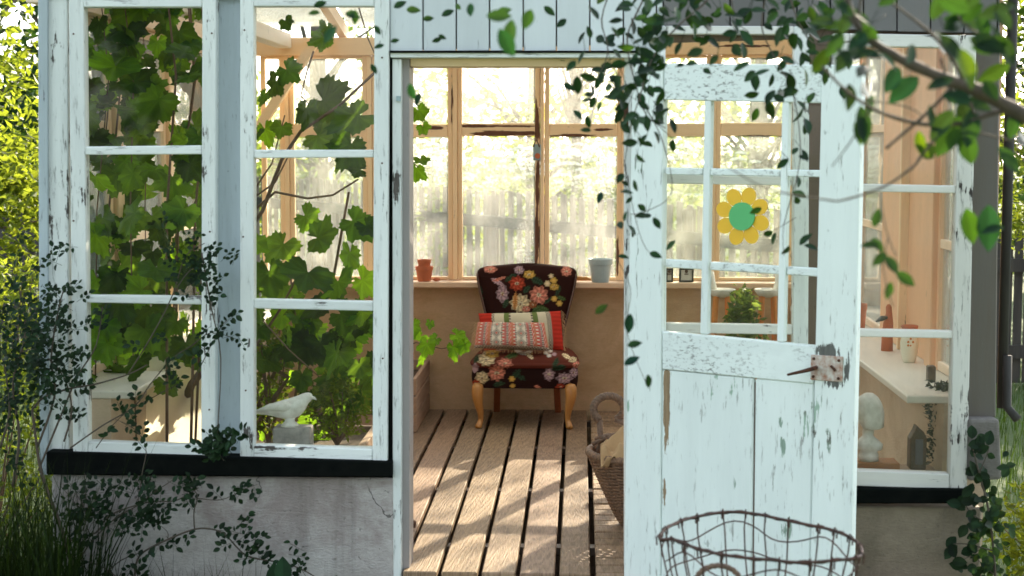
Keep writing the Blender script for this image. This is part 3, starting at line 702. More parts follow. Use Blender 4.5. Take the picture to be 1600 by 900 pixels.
# chair dimensions read from the photo at the chair's depth
zs_top = at(818, 413, 8.92).z; zseat = at(818, 548, 8.7).z; zband = at(818, 577, 8.38).z; zbot_ = at(818, 608, 8.38).z
wl = chx - at(731, 575, 8.4).x; wr = at(907, 575, 8.4).x - chx; W2 = (wl + wr) / 2; cxs = chx + (wr - wl) / 2
def sgnpow(x, p): return math.copysign(abs(x) ** p, x)
def seat_fn(u, v):
    """crown and boxed band of the seat: v 0 bottom of band .. 1 centre of top"""
    a = 2 * math.pi * u; q_ = (abs(math.cos(a)) ** 5 + abs(math.sin(a)) ** 5) ** -.2; cx_, sy_ = math.cos(a) * q_, math.sin(a) * q_
    if v < .06: s = v / .06; z = zbot_; k = s * .97
    elif v < .36: s = (v - .06) / .30; z = zbot_ + (zband - zbot_) * s; k = .97 + .02 * math.sin(math.pi * s)
    elif v < .39: s = (v - .36) / .03; z = zband + .002; k = .97 + .02 * s
    else:
        s = (v - .39) / .61; k = .99 * math.cos(s * math.pi / 2) ** .38 + .03 * math.sin(min(1, s * 5) * math.pi); z = zband + (zseat - zband + .02) * math.sin(s * math.pi / 2) ** .75
    return (cxs + W2 * k * cx_ * (1 - .10 * (sy_ + 1) / 2), 8.66 + .27 * k * sy_, z)
vs, fs = grid_shell(260, 150, seat_fn); m = MB(); m.add(vs, fs)
seat = m.build('seat', M['fabric'], CH, smooth=True)
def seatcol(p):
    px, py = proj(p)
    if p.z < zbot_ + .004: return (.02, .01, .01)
    b = (.022, .008, .007) if p.z < zband else (.11, .026, .016)  # red-brown of the seat top is lightened to look lit
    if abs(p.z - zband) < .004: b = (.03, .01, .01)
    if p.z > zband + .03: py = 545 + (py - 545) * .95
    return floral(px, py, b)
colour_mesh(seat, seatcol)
HW = [(.20, .215), (.32, .205), (.42, .200), (.50, .215), (.58, .235), (.66, .255), (.73, .272), (.78, .280), (.81, .277), (.825, .262), (.835, .235)]
def hwf(z):
    for (z0, w0), (z1, w1) in zip(HW, HW[1:]):
        if z <= z1: return w0 + (w1 - w0) * max(0, (z - z0) / (z1 - z0))
    return .235
zt = zs_top
def back_fn(u, v):
    z = .24 + (zt - .24) * v; zr = z / zt * .835
    hw = hwf(zr) * W2 / .30
    if v > .985: hw *= .985
    a = 2 * math.pi * u; q_ = (abs(math.cos(a)) ** 3 + abs(math.sin(a)) ** 3) ** (-1 / 3); c_, s_ = math.cos(a) * q_, math.sin(a) * q_
    th = .052 * (1 if v < .9 else math.sqrt(max(0.02, 1 - ((v - .9) / .1) ** 2)) * .98 + .02)
    lean = .10 * v
    x = c_ * hw; y = 8.80 + lean + s_ * th - .05 * (x / .3) ** 2 * (.3 + v)
    zz = z + (.008 * math.cos(x / hw * 2.6) if v > .9 else 0)
    return (cxs + x, y, zz)
vs, fs = grid_shell(300, 200, back_fn); m = MB(); m.add(vs, fs); m.f.append(tuple(range(200 * 300, 201 * 300))); m.c.append(None)
back = m.build('backrest', M['fabric'], CH, smooth=True)
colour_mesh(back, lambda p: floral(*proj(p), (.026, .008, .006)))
def path_edge(s, n=60):
    out = []
    for i in range(n + 1):
        v = i / n; z = .26 + (zt - .26) * v; x = hwf(z / zt * .835) * W2 / .30
        out.append((cxs + s * x * .985, 8.80 + .10 * v - .05 * (x / .3) ** 2 * (.3 + v) - .035, z))
    return out
e1 = path_edge(-1, 40); e2 = path_edge(1, 40)[::-1]
m = MB(); m.tube(e1[:38], .006, 6); m.tube(e2[3:], .006, 6); pp = m.build('piping', M['shoe'], back, smooth=True)
def cab_leg(s):
    x = cxs + s * (W2 - .055); y = 8.42; m = MB()
    pts = [(x, y, zbot_ + .03), (x + s * .006, y - .012, zbot_ - .02), (x + s * .004, y - .018, zbot_ - .06), (x - s * .010, y - .008, .09), (x - s * .014, y + .002, .05), (x - s * .008, y - .010, .025), (x + s * .0, y - .026, .012), (x, y - .03, .0)]
    m.tube(pts, [.034, .034, .029, .019, .014, .016, .020, .018], 12); m.build('leg', M['leg'], CH, smooth=True, sub=1)
def rear_leg(s):
    x = cxs + s * (W2 * .55); m = MB(); m.beam((x, 8.86, zbot_ + .02), (x + s * .01, 8.94, 0), .036, .03); m.build('leg', M['leg_red'], CH, bevel=.004)
for s in (-1, 1): cab_leg(s); rear_leg(s)

def pillow(name, label, quad, thick, Y, dY, nu, nv, colfn, lean, fringe=None):
    """quad in photo px: tl,tr,br,bl"""
    c = [at(q[0], q[1], Y + dY * (1 if i < 2 else 0)) for i, q in enumerate(quad)]
    ctr = sum(c, Vector()) / 4; nrm = Vector((0, -1, lean)).normalized()
    T_ = Vector((ctr.x, ctr.y, min(p.z for p in c)))
    P = thing(name, label, 'cushion', T_)
    def surf(sg):
        vs = []; fs = []
        for j in range(nv + 1):
            for i in range(nu + 1):
                a, b = i / nu, j / nv
                p = c[0] * (1 - a) * (1 - b) + c[1] * a * (1 - b) + c[2] * a * b + c[3] * (1 - a) * b
                e = (max(0, 1 - (2 * a - 1) ** 4) * max(0, 1 - (2 * b - 1) ** 4)) ** .55
                pin = 1 - .05 * (1 - e); p = ctr + (p - ctr) * pin
                # edges draw in between the corners
                p = p + (ctr - p) * .05 * math.sin(math.pi * a) * abs(2 * b - 1) ** 3
                wr_ = .004 * math.sin(a * 19 + b * 7) * e
                vs.append(p + nrm * (sg * thick * e + wr_))
        k = nu + 1
        for j in range(nv):
            for i in range(nu):
                f = (j * k + i, (j + 1) * k + i, (j + 1) * k + i + 1, j * k + i + 1); fs.append(f if sg > 0 else f[::-1])
        return vs, fs
    m = MB(); a = surf(1); b = surf(-1); m.add(*a); m.add(*b)
    o = m.build('cover', M['fabric'], P, smooth=True)
    me = o.data; ca = me.color_attributes.new('Col', 'FLOAT_COLOR', 'POINT'); arr = []
    for rep in range(2):
        for j in range(nv + 1):
            for i in range(nu + 1):
                q = colfn(i / nu, j / nv); arr += [q[0], q[1], q[2], 1]
    ca.data.foreach_set('color', arr)
    if fringe:
        m = MB()
        for side_ in fringe:
            for k in range(46):
                tt = k / 45
                if side_ == 'l': p = c[0] * (1 - tt) + c[3] * tt; d = Vector((-1, 0, -.6))
                elif side_ == 'r': p = c[1] * (1 - tt) + c[2] * tt; d = Vector((1, 0, -.7))
                else: p = c[3] * (1 - tt) + c[2] * tt; d = Vector((0, -.2, -1))
                p = ctr + (p - ctr) * .96
                L_ = R.uniform(.015, .035) if side_ != 'b' else R.uniform(.008, .016)
                d = (d + Vector((R.uniform(-.5, .5), R.uniform(-.4, .2), R.uniform(-.5, .3)))).normalized()
                m.tube([p, p + d * L_ * .6, p + d * L_ + Vector((0, 0, -.006))], .0013, 3)
        m.build('fringe', M['cloth'], P)
    return P
def c_back(u, v):
    x = 744 + u * 138; red = (.50, .035, .02); ck = (int(v * 26) % 2)
    if x < 767 or x > 863: return tuple(q * (.85 + .15 * math.sin(v * 60)) for q in red)
    if x < 771 or 856 < x: return (.03, .02, .02) if (ck + int(x / 2)) % 2 else (.6, .5, .36)
    if 787 < x < 795 or 834 < x < 842: return (.13, .17, .05)
    if 795 <= x < 798 or 831 < x <= 834: return (.03, .02, .02) if ck else (.6, .5, .36)
    return (.60, .52, .37) if int(v * 60) % 2 else (.52, .45, .31)
def c_front(u, v):
    x = u * 115; y = v * 50; cream = (.60, .50, .40); red = (.50, .06, .04); blk = (.03, .02, .03); orr = (.45, .17, .10)
    if v > .90: return blk if (int(x / 2.2) + int(y / 2)) % 2 else cream
    for c0, c1 in ((26, 44), (64, 82)):
        if c0 < x < c1:
            mx = (x - (c0 + c1) / 2); my = (y % 16) - 8; d = abs(mx) + abs(my) * .9
            if abs(abs(mx) - 8) < 1: return blk if int(y / 2) % 2 else cream
            if d < 2: return red
            if 3.2 < d < 4.8 or 6.6 < d < 7.6: return blk
            return (.66, .58, .46)
    st = int(x / 3.6) % 5
    if st == 0: return red if int(y / 2.5 + x) % 3 else cream
    if st == 1: return orr
    if st == 2: return cream if int(y / 3) % 2 else red
    if st == 3: return (.42, .14, .12)
    return blk if int(y / 1.6) % 2 else cream
pillow('striped_cushion', 'red ended cushion with cream and green stripes leaning on the chair back', [(744, 488), (879, 484), (884, 549), (755, 556)], .045, 8.60, .10, 150, 60, c_back, .3, 'r')
pillow('patterned_cushion', 'smaller cushion woven in red, black and cream bands, lying in front on the floral chair', [(744, 502), (853, 503), (861, 549), (738, 545)], .05, 8.44, .10, 170, 90, c_front, .35, 'lb')

# ------------------------------------------------------------------ small things on the back sill
def pot_prof(rt, rb, h, rim=.25, th=.006):
    return [(rb, 0), (rt * .93, h * (1 - rim)), (rt * .93 + .002, h * (1 - rim)), (rt, h * (1 - rim) + .001), (rt * 1.03, h), (rt * 1.03 - th, h), (rt * .9 - th, h * (1 - rim)), (rb - th, .008)]
def pot(name, label, x, y, z, rt, rb, h, mat, group=None, tilt=0):
    m = MB(); m.lathe(pot_prof(rt, rb, h), x, y, 26, zoff=z); return m.build(name, M[mat], loc=(x, y, z), smooth=False, label=label, cat='pot', group=group, bevel=.0015)
YS = YB - .075
p = at(663, 441, YS); pot('flower_pot', 'terracotta flower pot holding a smaller pot, on back window sill', p.x, YS, BZ, .050, .036, .085, 'terracotta')
pot('flower_pot', 'smaller terracotta pot nested on top of the pot on the back window sill', p.x, YS, BZ + .048, .038, .030, .075, 'terracotta')
p = at(682, 440, YS); m = MB(); m.ball((p.x, YS, BZ + .010), .021, 10, 7, 1, .7, .5); m.build('stone', M['terracotta'], loc=(p.x, YS, BZ), smooth=True, label='small reddish stone beside the terracotta pots on the sill', cat='stone')
p = at(938, 445, YS); pot('ceramic_pot', 'blue grey ceramic pot on the back sill right of the floral chair', p.x, YS - .01, BZ, .066, .048, .13, 'bluepot')
p = at(905, 440, YS); m = MB()
for k, (dx, r_) in enumerate(((-.03, .3), (0, .0), (.025, -.4))):
    m.tube([(p.x + dx - .03, YS, BZ + .012), (p.x + dx - .01, YS - .01, BZ + .028 - .005 * k), (p.x + dx + .015, YS - .01, BZ + .022), (p.x + dx + .04, YS, BZ + .010)], [.004, .010, .010, .004], 8)
m.build('gourd_shells', simple('ochre_shell', (.60, .30, .08), .6), loc=(p.x, YS, BZ), smooth=True, label='curved ochre seed shells lying between chair and blue pot', cat='shells')
# framed prints on the sill seen through the door glass
for i, (x0, x1, lab) in enumerate(((1040, 1052, 'dark framed little print at left on the sill behind the door glass'), (1061, 1084, 'dark framed little print with a small drawing, right one behind the door glass'))):
    a = at(x0, 448, YS); b = at(x1, 419, YS); a.z = BZ
    r = thing('picture_frame', lab, 'picture', (a.x, YS, BZ), 'framed prints on the back sill')
    m = MB(); w_ = .010; h_ = b.z + .0
    m.box(a.x, b.x, YS, YS + .012, BZ, BZ + w_); m.box(a.x, b.x, YS, YS + .012, h_ - w_, h_); m.box(a.x, a.x + w_, YS, YS + .012, BZ + w_, h_ - w_); m.box(b.x - w_, b.x, YS, YS + .012, BZ + w_, h_ - w_)
    m.build('frame', M['darkfence'], r)
    m = MB(); m.box(a.x + w_, b.x - w_, YS + .004, YS + .009, BZ + w_, h_ - w_); m.build('print', M['pic'], r)
    cx_ = (a.x + b.x) / 2; m = MB(); m.ball((cx_, YS + .003, BZ + .06), .010, 8, 5, 1, .1, 1); m.beam((cx_ - .012, YS + .003, BZ + .045), (cx_ + .012, YS + .003, BZ + .045), .002, .006); m.build('drawing', M['darkbrown'], r)

# ------------------------------------------------------------------ crate and pot at left
c0 = fz(652, 672)
CX1 = at(652, 630, 8.3).x
m = MB(); zc = at(640, 588, 8.3).z
r = thing('wooden_crate', 'pinkish wooden planter crate standing on the floor at left', 'crate', (CX1 - .25, 8.6, 0))
for (x0, x1, y0, y1) in ((CX1 - .5, CX1, 8.25, 8.27), (CX1 - .5, CX1, 8.98, 9.0), (CX1 - .02, CX1, 8.271, 8.979), (CX1 - .5, CX1 - .48, 8.271, 8.979)):
    for k in range(3):
        m = MB(); h = zc / 3; m.box(x0, x1, y0, y1, k * h + .004, (k + 1) * h - .004); m.build('side_board', M['crate'], r, bevel=.003)
m = MB(); m.box(CX1 - .478, CX1 - .022, 8.275, 8.975, .02, zc - .06); m.build('soil', M['soil'], r)
p = at(636, 585, 8.5); pot('flower_pot', 'terracotta flower pot standing in the wooden crate', CX1 - .10, 8.42, zc - .06, .07, .05, .17, 'terracotta')
m = MB(); q = fz(645, 828)      # brown leather shoe by the door
m.tube([(q.x - .22, q.y + .02, .045), (q.x - .16, q.y + .01, .05), (q.x - .10, q.y, .042), (q.x - .03, q.y, .030), (q.x + .012, q.y, .022)], [.036, .04, .038, .030, .014], 12)
m.tube([(q.x - .20, q.y + .015, .05), (q.x - .20, q.y + .015, .10)], [.036, .034], 12)
m.build('shoe', M['shoe'], loc=(q.x - .1, q.y, 0), smooth=True, label='brown leather shoe on the floor boards just inside the doorway', cat='shoe')

# ------------------------------------------------------------------ wicker basket with rope handle and cloth
by = 6.25; rimz = at(926, 705, by).z; bl = at(926, 705, by).x; bb = at(974, 860, 6.1).x
rt = .225; bl -= .015; bxc = bl + rt; rb_ = bxc - bb + .0
BK = thing('wicker_basket', 'tall dark wicker basket with braided handles behind the open door', 'basket', (bxc, by, 0))
m = MB(); rows = 44; n = 64
for k in range(rows):
    tt = k / (rows - 1); z = .006 + tt * (rimz - .012); r0 = rb_ + (rt - rb_) * tt ** .85
    pts = []
    for j in range(n):
        a = 2 * math.pi * j / n; rr = r0 + .006 * (1 if (j // 2 + k) % 2 else -1); pts.append((bxc + rr * math.cos(a), by + rr * math.sin(a), z))
    m.tube(pts, .0055, 5, closed=True)
m.build('weave', M['wicker'], BK, smooth=True)
m = MB()
for j in range(32):
    a = 2 * math.pi * (j + .5) / 32; m.tube([(bxc + rb_ * math.cos(a), by + rb_ * math.sin(a), 0), (bxc + (rb_ + (rt - rb_) * .55) * math.cos(a), by + (rb_ + (rt - rb_) * .55) * math.sin(a), rimz * .5), (bxc + rt * math.cos(a), by + rt * math.sin(a), rimz)], .004, 5)
m.build('stakes', M['wicker'], BK)
def braid(path, r0, r1, turns, strands=3, n=120, closed=False):
    """path function t->Vector; helical strands"""
    out = []
    for s in range(strands):
        pts = []
        for i in range(n + (0 if closed else 1)):
            t_ = i / n; p = path(t_); d = (path(min(1, t_ + .01)) - path(max(0, t_ - .01))).normalized(); a = d.orthogonal().normalized()
            up = Vector((0, .8, .6)); a = (up - d * up.dot(d)).normalized() if (up - d * up.dot(d)).length > .1 else a
            b = d.cross(a); w_ = 2 * math.pi * (turns * t_ + s / strands); pts.append(p + (a * math.cos(w_) + b * math.sin(w_)) * r0)
        out.append(pts)
    return out
m = MB()
for pts in braid(lambda t_: Vector((bxc + rt * math.cos(2 * math.pi * t_), by + rt * math.sin(2 * math.pi * t_), rimz)), .009, 0, 40, 3, 300, True): m.tube(pts, .0075, 6, closed=True)
m.build('rim', M['wicker'], BK, smooth=True)
hy = by + .02; hA = at(931, 668, hy); hC = at(951, 640, hy)
def hpath(t_):
    a = math.pi * (1.30 - 1.62 * t_); return Vector((hC.x + .06 * math.cos(a), hy + .03 * t_, hC.z + .052 * math.sin(a) + .0))
m = MB()
for pts in braid(hpath, .008, 0, 7, 3, 90): m.tube(pts, .0085, 6)
m.tube([hpath(0), Vector((hC.x - .03, hy, rimz + .02)), Vector((bxc - rt + .03, hy, rimz - .02))], .012, 6)
m.tube([hpath(1), Vector((hC.x + .07, hy, hC.z - .06)), Vector((bxc - rt + .13, hy, rimz - .02))], .014, 6)
for k in range(9):
    a0 = hC.x - .05 + .012 * k; m.tube([(a0 - .012, hy - .02 + R.uniform(-.02, .02), rimz + .03 + .016 * (k % 3)), (a0 + .03, hy - .04, rimz + .055 + .012 * (k % 2)), (a0 + .07, hy - .01, rimz + .04 + .02 * R.random())], .009, 6)
m.build('handle', M['rope'], BK, smooth=True)
m = MB()      # second handle
for pts in braid(lambda t_: Vector((bxc + .12 + .07 * math.cos(math.pi * (1 - t_)), by - .03, rimz + .13 * math.sin(math.pi * t_))), .007, 0, 6, 3, 60): m.tube(pts, .0075, 6)
m.build('handle', M['rope'], BK, smooth=True)
# cloth: a rumpled sheet draped over the rim
cc = at(966, 675, by - .03); nu, nv = 44, 44; vs = []
for j in range(nv + 1):
    for i in range(nu + 1):
        a, b = i / nu - .5, j / nv - .5
        x = a * .26; y_ = b * .20
        d = math.hypot(a * 1.1, b * 1.1); h = .052 * math.exp(-d * d * 9) + .020 * math.sin(a * 17 + 3 * math.sin(b * 7)) + .012 * math.sin(b * 23 + a * 11) + .006 * math.sin(a * 50 + b * 31)
        vs.append((cc.x + .06 + x, by - .10 + y_, rimz + .055 + h - .13 * max(0, d - .28)))
fs = [(j * (nu + 1) + i, j * (nu + 1) + i + 1, (j + 1) * (nu + 1) + i + 1, (j + 1) * (nu + 1) + i) for j in range(nv) for i in range(nu)]
m = MB(); m.add(vs, fs); cl = m.build('cloth', M['cloth'], loc=(cc.x + .06, by - .1, rimz), smooth=True, label='crumpled tan cloth lying on top of the wicker basket', cat='cloth')
sm = cl.modifiers.new('sol', 'SOLIDIFY'); sm.thickness = .003

# ------------------------------------------------------------------ wire basket in the foreground on a chopping block
WY = 3.95
rim_px = [(1031, 842), (1038, 828), (1062, 815), (1090, 807), (1136, 800), (1180, 803), (1214, 810), (1262, 820), (1296, 827), (1325, 838), (1343, 852), (1346, 866), (1336, 872), (1300, 876), (1250, 879), (1205, 875), (1150, 870), (1107, 862), (1075, 852), (1052, 843)]
ctr = at(1188, 840, WY); rz = ctr.z
def rimpt(px, py): return atz(px, py, rz)
rim = [rimpt(*p) for p in rim_px]
rc = sum(rim, Vector()) / len(rim)
# limit the stretch in depth so the basket stays round
for p in rim: p.y = rc.y + (p.y - rc.y) * 1.0
bz = rz - .34
WB = thing('wire_basket', 'old dark wire basket with bent rim in front of the white door', 'basket', (rc.x, rc.y, bz))
def cr(P, t_):
    n = len(P); f = t_ * n; i = int(f) % n; u = f - int(f); a, b, c_, d = P[i - 1], P[i], P[(i + 1) % n], P[(i + 2) % n]
    return .5 * ((2 * b) + (-a + c_) * u + (2 * a - 5 * b + 4 * c_ - d) * u * u + (-a + 3 * b - 3 * c_ + d) * u ** 3)
m = MB(); m.tube([cr(rim, i / 120) for i in range(120)], .0042, 6, closed=True); m.tube([cr(rim, i / 120) + Vector((0, 0, .004 * math.sin(i))) for i in range(120)], .0028, 5, closed=True); m.build('rim_wire', M['wire'], WB, smooth=True)
def wb(t_, h): # h 0 top..1 bottom
    p = cr(rim, t_); k = 1 - .34 * h ** 1.3; q = rc + (p - rc) * k; q.z = rz - .34 * h; return q
m = MB(); NV = 22
for j in range(NV):
    t_ = (j + .3 * R.random()) / NV; dx = [R.uniform(-.005, .005) for _ in range(6)]
    pts = [wb(t_, h) + Vector((dx[k] if 0 < k < 5 else 0, 0, 0)) for k, h in enumerate((0, .12, .3, .55, .8, 1))]
    m.tube(pts, .0022, 5); p = pts[0]; q = (p - rc).normalized() * .006
    m.tube([p + q + Vector((0, 0, -.02)), p + q * 1.3, p + Vector((0, 0, .008)), p - q, p - q + Vector((0, 0, -.012))], .0022, 5)
m.build('upright_wire', M['wire'], WB)
for h, wv_ in ((.12, .018), (.3, .004), (.5, .003), (.72, .003), (1, 0)):
    m = MB(); pts = []
    for i in range(NV * 3):
        q = wb(i / (NV * 3), h); q.z += wv_ * math.sin(i * .55) ; pts.append(q)
    m.tube(pts, .0021, 5, closed=True); m.build('hoop_wire', M['wire'], WB)
m = MB()
for k in range(-4, 5):
    a = wb(.0 + (k + 4) / 18, 1); b = wb(.97 - (k + 4) / 18, 1); m.tube([a, b], .002, 4)
m.build('bottom_wire', M['wire'], WB)
hc = at(1122, 912, WY - .1); m = MB()
for pts in braid(lambda t_: Vector((hc.x + .055 * math.cos(math.pi * (1.1 - 1.2 * t_)), hc.y, hc.z + .045 * math.sin(math.pi * (1.1 - 1.2 * t_)))), .004, 0, 5, 3, 60): m.tube(pts, .0035, 5)
for s in (-1, 1): m.tube([(hc.x + s * .055, hc.y, hc.z - .01), (hc.x + s * .06, hc.y + .03, hc.z - .10)], .005, 5)
m.build('handle', M['rope'], WB)
m = MB(); m.lathe([(.26, GZ), (.24, GZ + .1), (.235, bz - .01), (.22, bz - .002)], rc.x, rc.y, 32); m.build('chopping_block', M['bark'], loc=(rc.x, rc.y, GZ), label='round wooden chopping block under the wire basket', cat='block', bevel=.01)

# ------------------------------------------------------------------ front ledge ornaments
# dove on stone block
YD = 5.73
b0 = at(429, 697, YD); b1 = at(487, 666, YD)
m = MB(); m.box(b0.x, b1.x, YD - .04, YD + .05, FL, b1.z); m.build('stone_block', M['stoneblock'], loc=((b0.x + b1.x) / 2, YD, FL), bevel=.008, seg=2, label='rough grey stone block under the white dove on the window ledge', cat='block')
zt_ = b1.z
P = lambda px, py: at(px, py, YD)
m = MB(); path = [P(394, 645), P(406, 643), P(420, 640), P(436, 640), P(450, 640), P(462, 636), P(470, 629), P(477, 622), P(484, 620), P(488, 621)]
rad = [.004, .011, .020, .032, .040, .040, .030, .021, .019, .012]
m.tube(path, rad, 16)
DV = thing('dove_figurine', 'white dove figurine looking right on a stone block in the window', 'figurine', (P(452, 660).x, YD, zt_))
m.build('body', M['stonewhite'], DV, smooth=True, sub=1)
m = MB(); bp = P(486, 621); m.tube([bp, P(491, 622), P(495, 625)], [.008, .005, .0012], 8); m.build('beak', M['stonewhite'], DV, smooth=True)
m = MB(); m.tube([P(402, 641) + Vector((0, -.030, 0)), P(425, 634) + Vector((0, -.033, 0)), P(448, 633) + Vector((0, -.034, 0)), P(463, 632) + Vector((0, -.022, 0))], [.003, .014, .017, .006], 10); m.build('wing', M['stonewhite'], DV, smooth=True)
m = MB(); q = P(453, 660); m.lathe([(.034, 0), (.030, .008), (.018, .018), (.024, .045)], q.x, YD, 18, zoff=zt_); m.build('foot', M['stonewhite'], DV, smooth=True)

# white bust (a head ornament) on a board, right window
YH = 5.78; k0 = at(1357, 716, YH)
hx = k0.x; hz = FR + .037; 
m = MB(); m.box(at(1330, 720, YH).x, at(1402, 720, YH).x, YH - .05, YH + .06, FR, FR + .036); m.build('wooden_board', simple('orange_brown_board', (.42, .17, .06), .7, c2=(.28, .11, .04), stretch=(.1, 1, 1), sc=60), loc=(hx, YH, FR), bevel=.002, label='small brown board under the white plaster head', cat='board')
scl = 1 / (FPX / YH)   # metres per pixel at that depth
BU = thing('plaster_bust', 'white plaster head with bobbed hair on a board in the right window', 'bust', (hx, YH, hz))
def rings(profile, name, n=28, mod=None):
    m = MB(); vs = []
    for (dx, z, rx, ry) in profile:
        for j in range(n):
            a = 2 * math.pi * j / n; k = 1 if mod is None else mod(a, z)
            vs.append((hx + dx + rx * k * math.cos(a), YH + ry * k * math.sin(a), hz + z))
    fs = [(i * n + j, i * n + (j + 1) % n, (i + 1) * n + (j + 1) % n, (i + 1) * n + j) for i in range(len(profile) - 1) for j in range(n)]
    fs.append(tuple(range(n))[::-1]); fs.append(tuple(range((len(profile) - 1) * n, len(profile) * n))); m.add(vs, fs)
    return m.build(name, M['stonewhite'], BU, smooth=True)
rings([(.0, 0, .036, .034), (0, .02, .036, .034), (0, .035, .030, .028), (.004, .042, .045, .034), (.004, .06, .047, .034), (-.002, .078, .034, .027), (-.004, .09, .020, .020), (-.002, .12, .020, .020), (-.006, .135, .026, .026), (-.012, .15, .034, .034), (-.012, .175, .042, .040), (-.010, .2, .043, .042), (-.006, .222, .034, .034), (-.004, .236, .012, .012)], 'head')
rings([(.006, .118, .034, .040), (.006, .124, .045, .046), (.005, .15, .047, .047), (.002, .18, .050, .049), (-.002, .21, .046, .046), (-.004, .232, .034, .034), (-.003, .246, .016, .016)], 'hair', 40, lambda a, z: 1 + .03 * math.sin(a * 11 + z * 30) - (.28 if abs(((a - math.pi + math.pi) % (2 * math.pi)) - math.pi) < .75 and z < .2 else 0))
m = MB(); m.add([(hx - .052, YH - .006, hz + .168), (hx - .052, YH + .006, hz + .168), (hx - .064, YH, hz + .162), (hx - .05, YH, hz + .188)], [(0, 2, 3), (1, 3, 2), (0, 1, 2), (0, 3, 1)]); m.build('nose', M['stonewhite'], BU, smooth=True)

# carved wooden figure, dark
q0 = at(1420, 728, 5.82); q1 = at(1447, 668, 5.82)
m = MB(); xa, xb = q0.x, q1.x; xm = (xa * .6 + xb * .4)
zt2 = q1.z
prof = [(xa, FR), (xb, FR), (xb, zt2 - .035), (xb - .012, zt2 - .012), (xm + .012, zt2 - .004), (xm, zt2 + .01), (xm - .008, zt2 - .012), (xa, zt2 - .04)]
n = len(prof); m.add([(a, 5.80, z) for a, z in prof] + [(a, 5.86, z) for a, z in prof], [tuple(range(n)), tuple(range(2 * n - 1, n - 1, -1))] + [(j, j + n, (j + 1) % n + n, (j + 1) % n) for j in range(n)])
r = thing('wooden_house_ornament', 'dark arched wooden ornament beside the plaster head on ledge', 'ornament', (xm, 5.83, FR)); m.build('body', M['darkbrown'], r, bevel=.004)
m = MB(); m.box(xa + .018, xb - .014, 5.795, 5.7995, FR + .02, zt2 - .04); m.build('front_panel', simple('slate_blue', (.10, .09, .11), .6), r)
# dark bushy thing at the right of the ledge
def leaf_cloud(mb, pts, size, shape='rhomb', tint=None, up=None, jit=1.0):
    for p in pts:
        d = Vector((R.gauss(0, 1), R.gauss(0, 1), R.gauss(0, .7))); d.normalize()
        n_ = Vector((R.gauss(0, 1), R.gauss(0, 1), R.gauss(0, 1) + (up or 0))).normalized(); s_ = d.cross(n_)
        if s_.length < .01: continue
        s_.normalize(); L = size * R.uniform(.6, 1.25); Wd = L * .45
        g = R.uniform(.65, 1.25); c_ = tint if tint else (g, g, g * R.uniform(.8, 1.1))
        p = Vector(p); nn = d.cross(s_) * (L * .10)
        mb.add([p, p + d * L * .45 + s_ * Wd * .5 + nn, p + d * L, p + d * L * .45 - s_ * Wd * .5 + nn], [(0, 1, 2), (0, 2, 3)], c_)
m = MB(); q = at(1472, 665, 5.95)
for k in range(1): leaf_cloud(m, [(q.x + R.gauss(0, .022), 5.93 + R.gauss(0, .03), R.uniform(FR + .0, q.z + .16)) for _ in range(1500)], .030)
r = thing('dried_plant', 'dark dried plant bunch at the right end of the ledge behind the right window', 'plant', (q.x, 5.93, FR)); m.build('leaves', leafmat('dry_dark_leaf', (.03, .035, .03), (.02, .02, .02), trf=.1), r)
m = MB(); m.tube([(q.x, 5.93, FR), (q.x + .005, 5.93, FR + .2)], .006, 6); m.build('stem', M['twig'], r)

# things on the right side sill
def on_side(px, py): return atz(px, py, SZ)
p = on_side(1357, 516); pot('flower_pot', 'terracotta flower pot on the right side sill near the back', min(p.x, XR - .07), p.y, SZ, .040, .03, .13, 'terracotta')
p = on_side(1425, 566); vx = min(p.x, XR - .06); r = thing('glazed_vase', 'cream vase with orange rim and painted flowers on right sill', 'vase', (vx, p.y, SZ))
m = MB(); m.lathe([(.022, 0), (.026, .005), (.036, .05), (.038, .08), (.030, .115), (.026, .13), (.034, .15), (.030, .149), (.022, .13)], vx, p.y, 26, zoff=SZ); m.build('body', M['cream'], r, smooth=True)
m = MB(); m.lathe([(.0275, .128), (.0355, .151), (.034, .155), (.029, .15)], vx, p.y, 26, zoff=SZ); m.build('rim', M['terracotta'], r, smooth=True)
m = MB()
for k in range(5): m.ball((vx - .012 + .010 * (k % 3), p.y - .0365, SZ + .075 + .014 * (k // 2)), .005, 8, 5, 1, .3, 1)
m.build('painted_flower', M['orange'], r)
p = on_side(1392, 548); bxx = min(p.x, XR - .08)
m = MB(); m.tube([(bxx, p.y, SZ), (bxx, p.y, SZ + .06), (bxx + .003, p.y, SZ + .12), (bxx + .006, p.y, SZ + .165), (bxx + .004, p.y, SZ + .195), (bxx + .003, p.y, SZ + .205)], [.026, .024, .022, .014, .013, .005], 14)
r = thing('bird_figurine', 'slim terracotta bird figurine with grey wing on the right sill', 'figurine', (bxx, p.y, SZ)); m.build('body', M['terracotta'], r, smooth=True)
m = MB(); m.tube([(bxx - .055, p.y - .02, SZ + .13), (bxx - .03, p.y - .022, SZ + .145), (bxx - .005, p.y - .02, SZ + .15)], [.003, .013, .006], 8); m.build('wing', M['zinc'], r, smooth=True)
p = on_side(1485, 634); m = MB(); m.box(XR - .10, XR - .07, 6.12, 6.16, SZ, SZ + .06); m.build('brick_fragment', M['darkbrown'], loc=(XR - .085, 6.14, SZ), bevel=.004, label='small dark brown brick piece on the right sill nearest the window', cat='brick')

